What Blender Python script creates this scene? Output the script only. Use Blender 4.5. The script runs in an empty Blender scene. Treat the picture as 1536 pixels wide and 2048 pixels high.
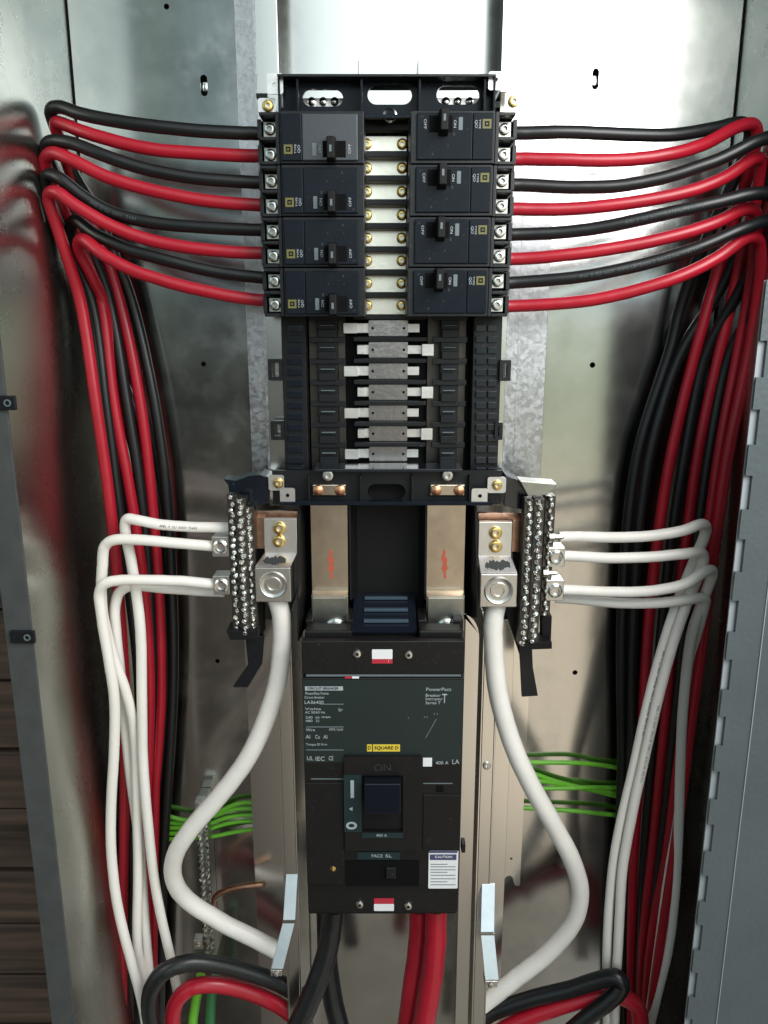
import bpy, math, random
from mathutils import Vector, Matrix
random.seed(7)
R = math.radians
sc = bpy.context.scene
COL = sc.collection

# ------------------------------------------------------------------ camera
F = 1600.0; TH = R(13.6); D0 = 0.54
CT, ST = math.cos(TH), math.sin(TH)
cam_d = bpy.data.cameras.new('camera'); cam = bpy.data.objects.new('camera', cam_d); COL.objects.link(cam)
cam_d.sensor_fit = 'VERTICAL'; cam_d.sensor_height = 36.0; cam_d.lens = F/2048*36
cam.location = (0, -D0, 0); cam.rotation_euler = (R(90)-TH, 0, 0)
cam_d.clip_start = 0.01; cam_d.clip_end = 100
sc.camera = cam
sc.render.resolution_x = 768; sc.render.resolution_y = 1024
sc.view_settings.view_transform = 'Standard'; sc.view_settings.look = 'None'
sc.view_settings.exposure = 0.0; sc.view_settings.gamma = 1.0
sc.cycles.max_bounces = 8; sc.cycles.glossy_bounces = 6

# ------------------------------------------------------------------ surroundings that light the cabinet
world = bpy.data.worlds.new('World'); sc.world = world; world.use_nodes = True
wt = world.node_tree; wt.nodes.clear()
def WN(t, **k):
    n = wt.nodes.new(t)
    for a, b in k.items(): setattr(n, a, b)
    return n
def wm(op, a, b=None, c=None, clamp=False):
    n = WN('ShaderNodeMath', operation=op, use_clamp=clamp)
    for i, v in enumerate((a, b, c)):
        if v is None: continue
        if isinstance(v, (int, float)): n.inputs[i].default_value = v
        else: wt.links.new(v, n.inputs[i])
    return n.outputs[0]
def wstep(v, lo, hi):
    n = WN('ShaderNodeMapRange', interpolation_type='SMOOTHSTEP')
    wt.links.new(v, n.inputs['Value']); n.inputs['From Min'].default_value = lo; n.inputs['From Max'].default_value = hi
    return n.outputs[0]
def wmix(f, a, b):
    n = WN('ShaderNodeMix', data_type='RGBA')
    if isinstance(f, (int, float)): n.inputs[0].default_value = f
    else: wt.links.new(f, n.inputs[0])
    for i, v in ((6, a), (7, b)):
        if isinstance(v, tuple): n.inputs[i].default_value = (*v, 1)
        else: wt.links.new(v, n.inputs[i])
    return n.outputs[2]
tc = WN('ShaderNodeTexCoord'); sx = WN('ShaderNodeSeparateXYZ'); wt.links.new(tc.outputs['Generated'], sx.inputs[0])
X_, Y_, Z_ = sx.outputs
nz = WN('ShaderNodeTexNoise'); nz.inputs['Scale'].default_value = 5.0; nz.inputs['Detail'].default_value = 4
wt.links.new(tc.outputs['Generated'], nz.inputs['Vector'])
wob = wm('MULTIPLY', wm('SUBTRACT', nz.outputs[0], 0.5), 0.06)
ay = wm('ADD', wm('ABSOLUTE', Y_), 0.04)
A_ = wm('ADD', wm('DIVIDE', X_, ay), wob)
E_ = wm('ADD', wm('DIVIDE', Z_, ay), wob)
sky = wmix(wstep(A_, -0.37, -0.345), (0.62, 0.80, 0.86), (0.26, 0.38, 0.27))      # pale far left, then leafy green
sky = wmix(wstep(A_, -0.285, -0.26), sky, (0.17, 0.225, 0.235))                        # shade
sky = wmix(wstep(A_, -0.235, -0.18), sky, (0.20, 0.28, 0.32))
sky = wmix(wstep(A_, -0.13, -0.06), sky, (2.1, 2.35, 2.35))                          # bright open sky
sky = wmix(wstep(A_, 0.20, 0.27), sky, (0.75, 1.05, 1.2))
sky = wmix(wstep(A_, 0.31, 0.36), sky, (0.58, 0.80, 0.86))
sky = wmix(wstep(A_, 0.6, 1.2), sky, (2.3, 2.4, 2.4))
over = wmix(wstep(X_, -0.5, 0.5), (0.10, 0.11, 0.11), (1.5, 1.55, 1.55))
sky = wmix(wstep(E_, 0.5, 1.2), sky, over)                                         # overhead
gr = wmix(wstep(A_, -0.13, -0.06), (0.055, 0.049, 0.042), (0.52, 0.47, 0.39))
gr = wmix(wstep(A_, 0.06, 0.18), gr, (1.05, 0.90, 0.70))                           # sunlit floor to the right
gr = wmix(wstep(A_, 0.26, 0.38), gr, (0.50, 0.46, 0.38))
gr = wmix(wstep(A_, -0.36, -0.42), gr, (0.26, 0.22, 0.20))
dark = wmix(wstep(A_, -0.2, -0.05), (0.03, 0.026, 0.023), (0.20, 0.185, 0.155))
dark = wmix(wstep(A_, 0.15, 0.4), dark, (0.42, 0.42, 0.39))
gr = wmix(wstep(E_, -0.80, -0.58), dark, gr)
hz = wmix(wstep(A_, 0.06, 0.18), (0.035, 0.037, 0.032), (0.62, 0.68, 0.50))           # bushes along the horizon
gr = wmix(wstep(E_, -0.24, -0.14), gr, hz)
colr = wmix(wstep(E_, 0.0, 0.065), gr, sky)
bg = WN('ShaderNodeBackground'); bg.inputs['Strength'].default_value = 1.0
wt.links.new(colr, bg.inputs['Color'])
wo = WN('ShaderNodeOutputWorld'); wt.links.new(bg.outputs[0], wo.inputs[0])
world.cycles.sampling_method = 'MANUAL'; world.cycles.sample_map_resolution = 512

ld = bpy.data.lights.new('added_side_lamp', 'AREA'); ld.shape = 'RECTANGLE'; ld.size = 0.38; ld.size_y = 0.38; ld.energy = 5.2; ld.color = (1.0, 0.985, 0.96)  # area lamp added out of view to brighten the right-hand side
lo_ = bpy.data.objects.new('added_side_lamp', ld); COL.objects.link(lo_); lo_.location = (0.37, -0.40, 0.27)
lo_.rotation_euler = (Vector((0.10, 0.1, -0.1))-lo_.location).to_track_quat('-Z', 'Y').to_euler()

# ------------------------------------------------------------------ materials
def mat(name, col, rough=0.5, metal=0.0, bump=0.0, bscale=80, var=0.0, vscale=30, vor=False, stretch=None, rvar=0.0, spec=0.5, coat=0, dust=0, smudge=0):
    m = bpy.data.materials.new(name); m.use_nodes = True
    t = m.node_tree; b = t.nodes['Principled BSDF']
    b.inputs['Base Color'].default_value = (*col, 1); b.inputs['Roughness'].default_value = rough
    b.inputs['Metallic'].default_value = metal; b.inputs['Specular IOR Level'].default_value = spec
    if coat: b.inputs['Coat Weight'].default_value = coat; b.inputs['Coat Roughness'].default_value = 0.2
    tcn = t.nodes.new('ShaderNodeTexCoord'); mp = t.nodes.new('ShaderNodeMapping')
    t.links.new(tcn.outputs['Object'], mp.inputs[0])
    if stretch: mp.inputs['Scale'].default_value = stretch
    n = t.nodes.new('ShaderNodeTexNoise'); n.inputs['Scale'].default_value = vscale; n.inputs['Detail'].default_value = 6
    n.inputs['Roughness'].default_value = 0.6
    t.links.new(mp.outputs[0], n.inputs['Vector']); fac = n.outputs[0]
    if vor:
        v = t.nodes.new('ShaderNodeTexVoronoi'); v.inputs['Scale'].default_value = vscale*3
        nn = t.nodes.new('ShaderNodeVectorMath'); nn.operation = 'MULTIPLY_ADD'
        nn.inputs[1].default_value = (0.01, 0.01, 0.01); t.links.new(n.outputs[1], nn.inputs[0]); t.links.new(mp.outputs[0], nn.inputs[2])
        t.links.new(nn.outputs[0], v.inputs['Vector'])
        s = t.nodes.new('ShaderNodeSeparateColor'); t.links.new(v.outputs['Color'], s.inputs[0])
        mx = t.nodes.new('ShaderNodeMath'); mx.operation = 'MULTIPLY_ADD'
        t.links.new(s.outputs[0], mx.inputs[0]); mx.inputs[1].default_value = 0.5
        ml = t.nodes.new('ShaderNodeMath'); ml.operation = 'MULTIPLY'; ml.inputs[1].default_value = 0.5
        t.links.new(n.outputs[0], ml.inputs[0]); t.links.new(ml.outputs[0], mx.inputs[2]); fac = mx.outputs[0]
    if var:
        r = t.nodes.new('ShaderNodeMapRange'); t.links.new(fac, r.inputs[0])
        r.inputs[1].default_value = 0.3; r.inputs[2].default_value = 0.7
        r.inputs[3].default_value = 1-var; r.inputs[4].default_value = 1+var*0.6
        q = t.nodes.new('ShaderNodeVectorMath'); q.operation = 'SCALE'; q.inputs[0].default_value = col
        t.links.new(r.outputs[0], q.inputs['Scale']); t.links.new(q.outputs[0], b.inputs['Base Color'])
    if rvar:
        r = t.nodes.new('ShaderNodeMapRange'); t.links.new(fac, r.inputs[0])
        r.inputs[1].default_value = 0.3; r.inputs[2].default_value = 0.7
        r.inputs[3].default_value = max(0.03, rough-rvar); r.inputs[4].default_value = rough+rvar
        t.links.new(r.outputs[0], b.inputs['Roughness'])
    if dust:
        n3 = t.nodes.new('ShaderNodeTexNoise'); n3.inputs['Scale'].default_value = 420; n3.inputs['Detail'].default_value = 2; t.links.new(mp.outputs[0], n3.inputs['Vector'])
        r3 = t.nodes.new('ShaderNodeMapRange'); t.links.new(n3.outputs[0], r3.inputs[0]); r3.inputs[1].default_value = .66; r3.inputs[2].default_value = .80; r3.inputs[4].default_value = .35*dust
        n4 = t.nodes.new('ShaderNodeMix'); n4.data_type = 'RGBA'; t.links.new(r3.outputs[0], n4.inputs[0])
        src = b.inputs['Base Color'].links[0].from_socket if b.inputs['Base Color'].links else None
        if src: t.links.new(src, n4.inputs[6])
        else: n4.inputs[6].default_value = (*col, 1)
        n4.inputs[7].default_value = (.22, .21, .19, 1); t.links.new(n4.outputs[2], b.inputs['Base Color'])
    if smudge:
        n3 = t.nodes.new('ShaderNodeTexNoise'); n3.inputs['Scale'].default_value = 9; n3.inputs['Detail'].default_value = 7; n3.inputs['Roughness'].default_value = .7; t.links.new(mp.outputs[0], n3.inputs['Vector'])
        r3 = t.nodes.new('ShaderNodeMapRange'); t.links.new(n3.outputs[0], r3.inputs[0]); r3.inputs[1].default_value = .52; r3.inputs[2].default_value = .68; r3.inputs[4].default_value = smudge
        ad = t.nodes.new('ShaderNodeMath'); ad.operation = 'ADD'; ad.inputs[1].default_value = rough
        if b.inputs['Roughness'].links: t.links.new(b.inputs['Roughness'].links[0].from_socket, ad.inputs[1])
        t.links.new(r3.outputs[0], ad.inputs[0]); t.links.new(ad.outputs[0], b.inputs['Roughness'])
        mx2 = t.nodes.new('ShaderNodeMix'); mx2.data_type = 'RGBA'; mx2.inputs[7].default_value = (col[0]*.8, col[1]*.8, col[2]*.78, 1)
        t.links.new(r3.outputs[0], mx2.inputs[0]); t.links.new(b.inputs['Base Color'].links[0].from_socket, mx2.inputs[6]); t.links.new(mx2.outputs[2], b.inputs['Base Color'])
        # fine scratches
        vm = t.nodes.new('ShaderNodeMapping'); vm.inputs['Scale'].default_value = (6, 6, 90); vm.inputs['Rotation'].default_value = (0, .5, 0); t.links.new(tcn.outputs['Object'], vm.inputs[0])
    if bump:
        n2 = t.nodes.new('ShaderNodeTexNoise'); n2.inputs['Scale'].default_value = bscale; n2.inputs['Detail'].default_value = 3
        t.links.new(mp.outputs[0], n2.inputs['Vector'])
        bp = t.nodes.new('ShaderNodeBump'); bp.inputs['Strength'].default_value = bump; bp.inputs['Distance'].default_value = 0.001
        t.links.new(n2.outputs[0], bp.inputs['Height']); t.links.new(bp.outputs[0], b.inputs['Normal'])
    return m
M = dict(
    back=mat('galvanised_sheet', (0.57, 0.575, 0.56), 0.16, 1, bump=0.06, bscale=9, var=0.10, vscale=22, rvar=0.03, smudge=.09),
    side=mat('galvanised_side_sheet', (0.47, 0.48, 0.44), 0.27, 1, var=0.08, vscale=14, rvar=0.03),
    rail=mat('spangled_zinc', (0.50, 0.50, 0.52), 0.33, 1, bump=0.12, bscale=200, var=0.14, vscale=110, vor=True, rvar=0.05),
    chan=mat('bright_zinc_channel', (0.78, 0.77, 0.74), 0.20, 1, bump=0.05, bscale=20, var=0.06, vscale=20, stretch=(1, 1, 0.1)),
    clip=mat('bright_zinc_strap', (0.50, 0.53, 0.55), 0.3, 1, bump=.1, bscale=60, var=.1, vscale=60),
    paint=mat('grey_enamel', (0.075, 0.092, 0.10), 0.36, 0, bump=0.35, bscale=260, var=0.10, vscale=14, rvar=.05),
    paintL=mat('grey_enamel_strip', (0.058, 0.062, 0.062), 0.5, 0, bump=0.1, bscale=300, var=0.2, vscale=60),
    slot=mat('pale_grey_lip', (0.30, 0.33, 0.35), 0.4, 0),
    blk=mat('black_plastic', (0.007, 0.008, 0.010), 0.36, 0, spec=0.35, dust=.7, bump=0.08, bscale=500, var=0.2, vscale=60),
    blkg=mat('gloss_black_plastic', (0.008, 0.011, 0.018), 0.15, 0, spec=0.8, bump=0.03, bscale=60),
    blkm=mat('matt_black_plastic', (0.005, 0.005, 0.005), 0.6, 0, spec=0.25),
    face=mat('breaker_face_plastic', (0.008, 0.011, 0.016), 0.22, 0, spec=0.11, dust=1, bump=0.05, bscale=700, var=0.15, vscale=50),
    faceg=mat('glossy_breaker_face', (0.035, 0.04, 0.048), 0.2, 0, bump=0.05, bscale=700),
    mface=mat('dark_green_label_film', (0.013, 0.022, 0.021), 0.42, 0, spec=0.4, var=0.1, vscale=30),
    mbody=mat('main_breaker_moulding', (0.008, 0.0075, 0.0075), 0.42, 0, spec=0.3, dust=.45, bump=0.06, bscale=700, var=0.2, vscale=40),
    teal=mat('teal_panel', (0.006, 0.022, 0.026), 0.35),
    red=mat('red_insulation', (0.38, 0.008, 0.022), 0.33, 0, var=0.15, vscale=20, bump=0.04, bscale=150),
    black=mat('black_insulation', (0.006, 0.007, 0.008), 0.36, 0, bump=0.06, bscale=150),
    white=mat('white_insulation', (0.80, 0.76, 0.71), 0.38, 0, var=0.06, vscale=25, bump=0.04, bscale=120),
    green=mat('green_insulation', (0.16, 0.50, 0.035), 0.38, 0, var=0.1, vscale=40),
    dgreen=mat('dark_green_insulation', (0.03, 0.16, 0.05), 0.38),
    steel=mat('screw_steel', (0.74, 0.74, 0.72), 0.2, 1, var=0.15, vscale=200),
    alum=mat('aluminium', (0.68, 0.66, 0.63), 0.33, 1, bump=0.15, bscale=300, var=0.08, vscale=80),
    plated=mat('dimmed_tinned_plate', (0.40, 0.375, 0.37), 0.27, 1, bump=0.1, bscale=300, var=0.15, vscale=120),
    platew=mat('lit_warm_tin_plate', (0.92, 0.89, 0.78), 0.34, 1, bump=0.1, bscale=300, var=0.06, vscale=90),
    togg=mat('toggle_plastic', (0.006, 0.007, 0.012), 0.14, 0, spec=.3),
    rib=mat('blue_grey_rib_highlight', (0.05, 0.08, 0.11), 0.2),  # lighter colour paints highlight lines onto the deflector ribs
    plate=mat('tinned_plate', (0.80, 0.78, 0.76), 0.36, 1, bump=0.1, bscale=300, var=0.08, vscale=90),
    brass=mat('brass', (0.80, 0.58, 0.22), 0.25, 1, var=0.2, vscale=200),
    copper=mat('copper', (0.62, 0.38, 0.27), 0.3, 1, var=0.3, vscale=120, bump=0.1, bscale=200),
    strap=mat('tinned_copper_strap', (0.66, 0.57, 0.47), 0.22, 1, var=0.32, vscale=14, bump=0.45, bscale=16, rvar=0.08),
    bronze=mat('tarnished_rivet', (0.62, 0.30, 0.17), 0.35, 1, var=0.3, vscale=300),
    lugb=mat('darkened_bar_metal', (0.11, 0.10, 0.09), 0.4, 1, var=0.2, vscale=80),
    lugp=mat('dull_lug_metal', (0.40, 0.40, 0.36), 0.35, 1, var=0.2, vscale=80),
    yellow=mat('yellow_label', (0.70, 0.52, 0.05), 0.5),
    olive=mat('dull_yellow_mark', (0.13, 0.12, 0.028), 0.5),
    ink=mat('white_print', (0.36, 0.40, 0.42), 0.5),
    inkd=mat('grey_print', (0.12, 0.15, 0.16), 0.5),
    paper=mat('white_sticker', (0.75, 0.75, 0.76), 0.5),
    sred=mat('red_sticker', (0.45, 0.02, 0.04), 0.5),
    redm=mat('red_marker', (0.45, 0.09, 0.05), 0.5),
    navy=mat('navy_sticker', (0.06, 0.06, 0.14), 0.45),
    hole=mat('dark_hole', (0.004, 0.004, 0.004), 0.8, spec=0.1),
    markr=mat('black_marker', (0.03, 0.035, 0.035), 0.5),
    dirt=mat('oxide_scuff', (0.42, 0.42, 0.40), 0.6, 0.6),
)

# ------------------------------------------------------------------ helpers
def P(px, py, Y):
    u = (px-768)/F; v = (1024-py)/F
    t = (Y+D0)/(v*ST+CT)
    return Vector((u*t, Y, t*(v*CT-ST)))
def wloc(o):
    v = Vector((0, 0, 0))
    while o is not None: v = v+o.location; o = o.parent
    return v
class MB:
    def __init__(s): s.v = []; s.f = []
    def add(s, vs, fs):
        k = len(s.v); s.v += [Vector(a) for a in vs]; s.f += [tuple(i+k for i in f) for f in fs]; return s
    def box(s, x0, x1, y0, y1, z0, z1):
        x0, x1 = sorted((x0, x1)); y0, y1 = sorted((y0, y1)); z0, z1 = sorted((z0, z1))
        vs = [(x, y, z) for x in (x0, x1) for y in (y0, y1) for z in (z0, z1)]
        return s.add(vs, [(0, 1, 3, 2), (4, 6, 7, 5), (0, 4, 5, 1), (2, 3, 7, 6), (0, 2, 6, 4), (1, 5, 7, 3)])
    def pbox(s, px0, py0, px1, py1, yf, yb):
        "box whose front face fills the given rectangle seen at depth yf"
        m = (py0+py1)/2; a = P(px0, m, yf); b = P(px1, m, yf)
        return s.box(a.x, b.x, yf, yb, P(px0, py0, yf).z, P(px0, py1, yf).z)
    def prism(s, pts, y0, y1):
        n = len(pts); vs = [(x, y0, z) for x, z in pts]+[(x, y1, z) for x, z in pts]
        return s.add(vs, [tuple(range(n))[::-1], tuple(range(n, 2*n))]+[(i, (i+1) % n, n+(i+1) % n, n+i) for i in range(n)])
    def pprism(s, pp, yf, yb):
        return s.prism([(P(a, b, yf).x, P(a, b, yf).z) for a, b in pp], yf, yb)
    def slab(s, pts, off):
        "polygon of 3D points thickened by a vector"
        n = len(pts); pts = [Vector(p) for p in pts]; off = Vector(off)
        return s.add(pts+[p+off for p in pts], [tuple(range(n))[::-1], tuple(range(n, 2*n))]+[(i, (i+1) % n, n+(i+1) % n, n+i) for i in range(n)])
    def lathe(s, c, prof, n=20, axis='y', cap=True):
        "profile (radius, height along axis) about centre c"
        c = Vector(c); vs = []
        for r, h in prof:
            for i in range(n):
                a = 2*math.pi*i/n; u, w = r*math.cos(a), r*math.sin(a)
                vs.append(c+Vector({'y': (u, h, w), 'z': (u, w, h), 'x': (h, u, w)}[axis]))
        fs = []
        for k in range(len(prof)-1):
            for i in range(n):
                j = (i+1) % n; fs.append((k*n+i, k*n+j, (k+1)*n+j, (k+1)*n+i))
        if cap: fs += [tuple(range(n))[::-1], tuple(range((len(prof)-1)*n, len(prof)*n))]
        return s.add(vs, fs)
    def tube(s, pts, r, n=16, sub=8):
        pts = [Vector(p) for p in pts]; c = []
        q = [pts[0]*2-pts[1]]+pts+[pts[-1]*2-pts[-2]]
        for i in range(1, len(q)-2):
            a, b, d, e = q[i-1:i+3]
            # centripetal Catmull-Rom
            t0 = 0; t1 = t0+max((b-a).length, 1e-5)**.5; t2 = t1+max((d-b).length, 1e-5)**.5; t3 = t2+max((e-d).length, 1e-5)**.5
            for j in range(sub):
                t = t1+(t2-t1)*j/sub
                A1 = a*((t1-t)/(t1-t0))+b*((t-t0)/(t1-t0)); A2 = b*((t2-t)/(t2-t1))+d*((t-t1)/(t2-t1)); A3 = d*((t3-t)/(t3-t2))+e*((t-t2)/(t3-t2))
                B1 = A1*((t2-t)/(t2-t0))+A2*((t-t0)/(t2-t0)); B2 = A2*((t3-t)/(t3-t1))+A3*((t-t1)/(t3-t1))
                c.append(B1*((t2-t)/(t2-t1))+B2*((t-t1)/(t2-t1)))
        c.append(pts[-1])
        for _ in range(2):
            c = [c[0]]+[(c[i-1]+c[i]*2+c[i+1])/4 for i in range(1, len(c)-1)]+[c[-1]]
        tan = [(c[min(i+1, len(c)-1)]-c[max(i-1, 0)]).normalized() for i in range(len(c))]
        nrm = tan[0].orthogonal().normalized(); vs = []; wb = Vector((0, 0, 0))
        for i, p in enumerate(c):
            if i:
                nrm = (nrm-tan[i]*nrm.dot(tan[i])).normalized(); wb = wb*.8+Vector((random.gauss(0, 1), random.gauss(0, 1), random.gauss(0, 1)))*r*.012; p = p+wb
            bi = tan[i].cross(nrm)
            for k in range(n):
                a = 2*math.pi*k/n; vs.append(p+(nrm*math.cos(a)+bi*math.sin(a))*r)
        fs = [(i*n+k, i*n+(k+1) % n, (i+1)*n+(k+1) % n, (i+1)*n+k) for i in range(len(c)-1) for k in range(n)]
        fs += [tuple(range(n))[::-1], tuple(range((len(c)-1)*n, len(c)*n))]
        return s.add(vs, fs)
    def build_each(s, name, m, parent=None, bevel=0.0):
        "every box of the loop becomes a part of its own"
        for k in range(0, len(s.v), 8):
            p = MB(); p.v = s.v[k:k+8]; p.f = [tuple(i-k for i in f) for f in s.f if k <= f[0] < k+8]; p.build(name, m, parent, bevel)
    def build(s, name, m, parent=None, bevel=0.0, loc=None, sharp=32):
        me = bpy.data.meshes.new(name); o = bpy.data.objects.new(name, me); COL.objects.link(o)
        if parent is not None: o.parent = parent; off = wloc(parent)
        else:
            if loc is None:
                loc = sum(s.v, Vector())/len(s.v)
            off = Vector(loc); o.location = off
        me.from_pydata([v-off for v in s.v], [], s.f); me.validate(); me.update()
        import bmesh
        bm = bmesh.new(); bm.from_mesh(me); bmesh.ops.recalc_face_normals(bm, faces=bm.faces); bm.to_mesh(me); bm.free()
        me.materials.append(M[m] if isinstance(m, str) else m)
        me.polygons.foreach_set('use_smooth', [True]*len(me.polygons)); me.set_sharp_from_angle(angle=R(sharp))
        if bevel:
            b = o.modifiers.new('bevel', 'BEVEL'); b.width = bevel; b.segments = 2; b.limit_method = 'ANGLE'; b.harden_normals = True
        return o
def tag(o, label=None, cat=None, group=None, kind=None):
    for k, v in (('label', label), ('category', cat), ('group', group), ('kind', kind)):
        if v: o[k] = v
    return o
def thing(name, loc, label, cat, group=None):
    o = bpy.data.objects.new(name, None); COL.objects.link(o); o.location = loc; o.empty_display_size = 0.02
    return tag(o, label, cat, group)
def curve_mesh(name, outline, holes, y0, y1, m, parent=None, bevel=0.0):
    "flat plate in XZ with holes, thickness y0..y1"
    cu = bpy.data.curves.new('tmp', 'CURVE'); cu.dimensions = '2D'; cu.fill_mode = 'BOTH'; cu.extrude = abs(y1-y0)/2
    for pl in [outline]+holes:
        sp = cu.splines.new('POLY'); sp.points.add(len(pl)-1); sp.use_cyclic_u = True
        for i, (x, z) in enumerate(pl): sp.points[i].co = (x, z, 0, 1)
    to = bpy.data.objects.new('tmp', cu); COL.objects.link(to)
    dg = bpy.context.evaluated_depsgraph_get(); dg.update()
    me = bpy.data.meshes.new_from_object(to.evaluated_get(dg)); bpy.data.objects.remove(to)
    ym = (y0+y1)/2
    mb = MB(); mb.v = [Vector((v.co.x, ym-v.co.z, v.co.y)) for v in me.vertices]; mb.f = [tuple(p.vertices) for p in me.polygons]
    bpy.data.meshes.remove(me); bpy.data.curves.remove(cu)
    return mb.build(name, m, parent, bevel)
def text_mb(s, c, h, shear=0.0, width=None, face_dir=-1):
    "lettering as a mesh, centred on c in the XZ plane, facing the camera side"
    cu = bpy.data.curves.new('tmp', 'FONT'); cu.body = s; cu.align_x = 'CENTER'; cu.align_y = 'CENTER'; cu.size = h*1.38; cu.shear = shear; cu.extrude = 0.00008
    cu.resolution_u = 3
    to = bpy.data.objects.new('tmp', cu); COL.objects.link(to)
    dg = bpy.context.evaluated_depsgraph_get(); dg.update()
    me = bpy.data.meshes.new_from_object(to.evaluated_get(dg)); bpy.data.objects.remove(to)
    k = 1.0
    if width:
        w = max(v.co.x for v in me.vertices)-min(v.co.x for v in me.vertices); k = width/w
    vs = [Vector((v.co.x*k, -v.co.z, v.co.y))+Vector(c) for v in me.vertices]
    fs = [tuple(p.vertices) for p in me.polygons]
    bpy.data.meshes.remove(me); bpy.data.curves.remove(cu)
    return vs, fs
def oval(x0, x1, z0, z1, n=10):
    x0, x1 = sorted((x0, x1)); z0, z1 = sorted((z0, z1)); r = min(x1-x0, z1-z0)/2; pts = []
    if x1-x0 > z1-z0:
        for i in range(n+1): a = -math.pi/2+math.pi*i/n; pts.append((x1-r+r*math.cos(a), (z0+z1)/2+r*math.sin(a)))
        for i in range(n+1): a = math.pi/2+math.pi*i/n; pts.append((x0+r+r*math.cos(a), (z0+z1)/2+r*math.sin(a)))
    else:
        for i in range(n+1): a = math.pi*i/n; pts.append(((x0+x1)/2+r*math.cos(a), z1-r+r*math.sin(a)))
        for i in range(n+1): a = math.pi+math.pi*i/n; pts.append(((x0+x1)/2+r*math.cos(a), z0+r+r*math.sin(a)))
    return pts
def rrect(x0, x1, z0, z1, r, n=5):
    x0, x1 = sorted((x0, x1)); z0, z1 = sorted((z0, z1)); pts = []
    for cx, cz, a0 in ((x1-r, z0+r, -90), (x1-r, z1-r, 0), (x0+r, z1-r, 90), (x0+r, z0+r, 180)):
        for i in range(n+1): a = R(a0+90*i/n); pts.append((cx+r*math.cos(a), cz+r*math.sin(a)))
    return pts
def screw(mb, c, r, h=0.0015, hexr=0.45, n=18):
    "domed head with a recessed drive, standing out towards -Y from c"
    return mb.lathe(c, [(r, 0), (r, -h*0.5), (r*0.86, -h*0.9), (r*0.62, -h), (r*hexr, -h), (r*hexr*0.9, h*0.2), (0.00005, h*0.2)], n, cap=False)
def slotted(mb, c, r, h, ang, n=14):
    "half-round head cut by a slot"
    for s_ in (0, 1):
        pts = []
        for i in range(n//2+1):
            a = ang+s_*math.pi+R(12)+(math.pi-R(24))*i/(n//2); pts.append((c[0]+r*math.cos(a), c[2]+r*math.sin(a)))
        k = len(pts); vs = [(x, c[1], z) for x, z in pts]+[(c[0]+(x-c[0])*0.72, c[1]-h, c[2]+(z-c[2])*0.72) for x, z in pts]
        mb.add(vs, [tuple(range(k))[::-1], tuple(range(k, 2*k))]+[(i, (i+1) % k, k+(i+1) % k, k+i) for i in range(k)])
    return mb

YB = 0.18           # back sheet
# ------------------------------------------------------------------ SETTING: timber wall behind the cabinet
pm = bpy.data.materials.new('dark_timber'); pm.use_nodes = True
t = pm.node_tree; b = t.nodes['Principled BSDF']; b.inputs['Roughness'].default_value = 0.7
tcn = t.nodes.new('ShaderNodeTexCoord'); mp = t.nodes.new('ShaderNodeMapping'); mp.inputs['Scale'].default_value = (3, 1, 60)
n = t.nodes.new('ShaderNodeTexNoise'); n.inputs['Scale'].default_value = 1.5; n.inputs['Detail'].default_value = 8
cr = t.nodes.new('ShaderNodeValToRGB'); cr.color_ramp.elements[0].color = (0.022, 0.013, 0.009, 1); cr.color_ramp.elements[1].color = (0.13, 0.08, 0.055, 1)
cr.color_ramp.elements[0].position = 0.3; cr.color_ramp.elements[1].position = 0.75
t.links.new(tcn.outputs['Object'], mp.inputs[0]); t.links.new(mp.outputs[0], n.inputs['Vector']); t.links.new(n.outputs[0], cr.inputs[0]); t.links.new(cr.outputs[0], b.inputs['Base Color'])
bp = t.nodes.new('ShaderNodeBump'); bp.inputs['Strength'].default_value = 0.4; bp.inputs['Distance'].default_value = 0.003; t.links.new(n.outputs[0], bp.inputs['Height']); t.links.new(bp.outputs[0], b.inputs['Normal'])
M['wood'] = pm
pw = thing('plank_wall', (0, 0.26, -1.0), 'dark brown weathered board wall behind the cabinet at the lower left', 'wall')
z = -1.0; k = 0
while z < 0.7:
    h = 0.066+0.018*random.random()
    MB().box(-0.9, 0.9, 0.20+0.004*random.random(), 0.225, z+0.0015, z+h-0.0015).build('plank', 'wood', pw, bevel=0.002)
    z += h
MB().box(-0.9, 0.9, 0.226, 0.26, -1.0, z).build('backing_board', 'wood', pw)

# ------------------------------------------------------------------ CABINET
XL, XR, ZT, ZB = -0.2555, 0.290, 0.36, -0.82
cab = thing('electrical_cabinet', (0.015, YB, ZB), 'grey sheet metal electrical cabinet standing open around all the wiring', 'cabinet')
bx0 = XL; bx1 = XR
def hole_at(px, py, r=0.0022):
    c = P(px, py, YB); return [(c.x+r*math.cos(2*math.pi*i/14), c.z+r*math.sin(2*math.pi*i/14)) for i in range(14)]
holes = [hole_at(407, 728), hole_at(1185, 730, 0.0025), hole_at(435, 1322), hole_at(1150, 1345, 0.0025), hole_at(333, 13)]
for px, py in ((408, 171), (1191, 158)):
    c = P(px, py, YB); holes.append(oval(c.x-0.0028, c.x+0.0028, c.z-0.008, c.z+0.008))
curve_mesh('back_panel', [(bx0, ZB), (bx1, ZB), (bx1, ZT), (bx0, ZT)], holes, YB, YB+0.0015, 'back', cab)
for px, py in ((408, 171), (1191, 158)):
    c = P(px, py, YB); mb = MB(); mb.lathe((c.x, YB+0.006, c.z), [(0.0035, 0), (0.0035, -0.002), (0.001, -0.0025)]); mb.build('keyhole_bolt', 'steel', cab)
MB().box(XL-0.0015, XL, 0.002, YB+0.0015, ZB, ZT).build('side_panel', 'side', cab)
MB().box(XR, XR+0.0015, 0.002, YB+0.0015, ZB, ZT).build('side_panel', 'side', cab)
MB().box(XL, XR, 0.002, YB, ZT, ZT+0.0015).build('top_panel', 'side', cab)
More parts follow.
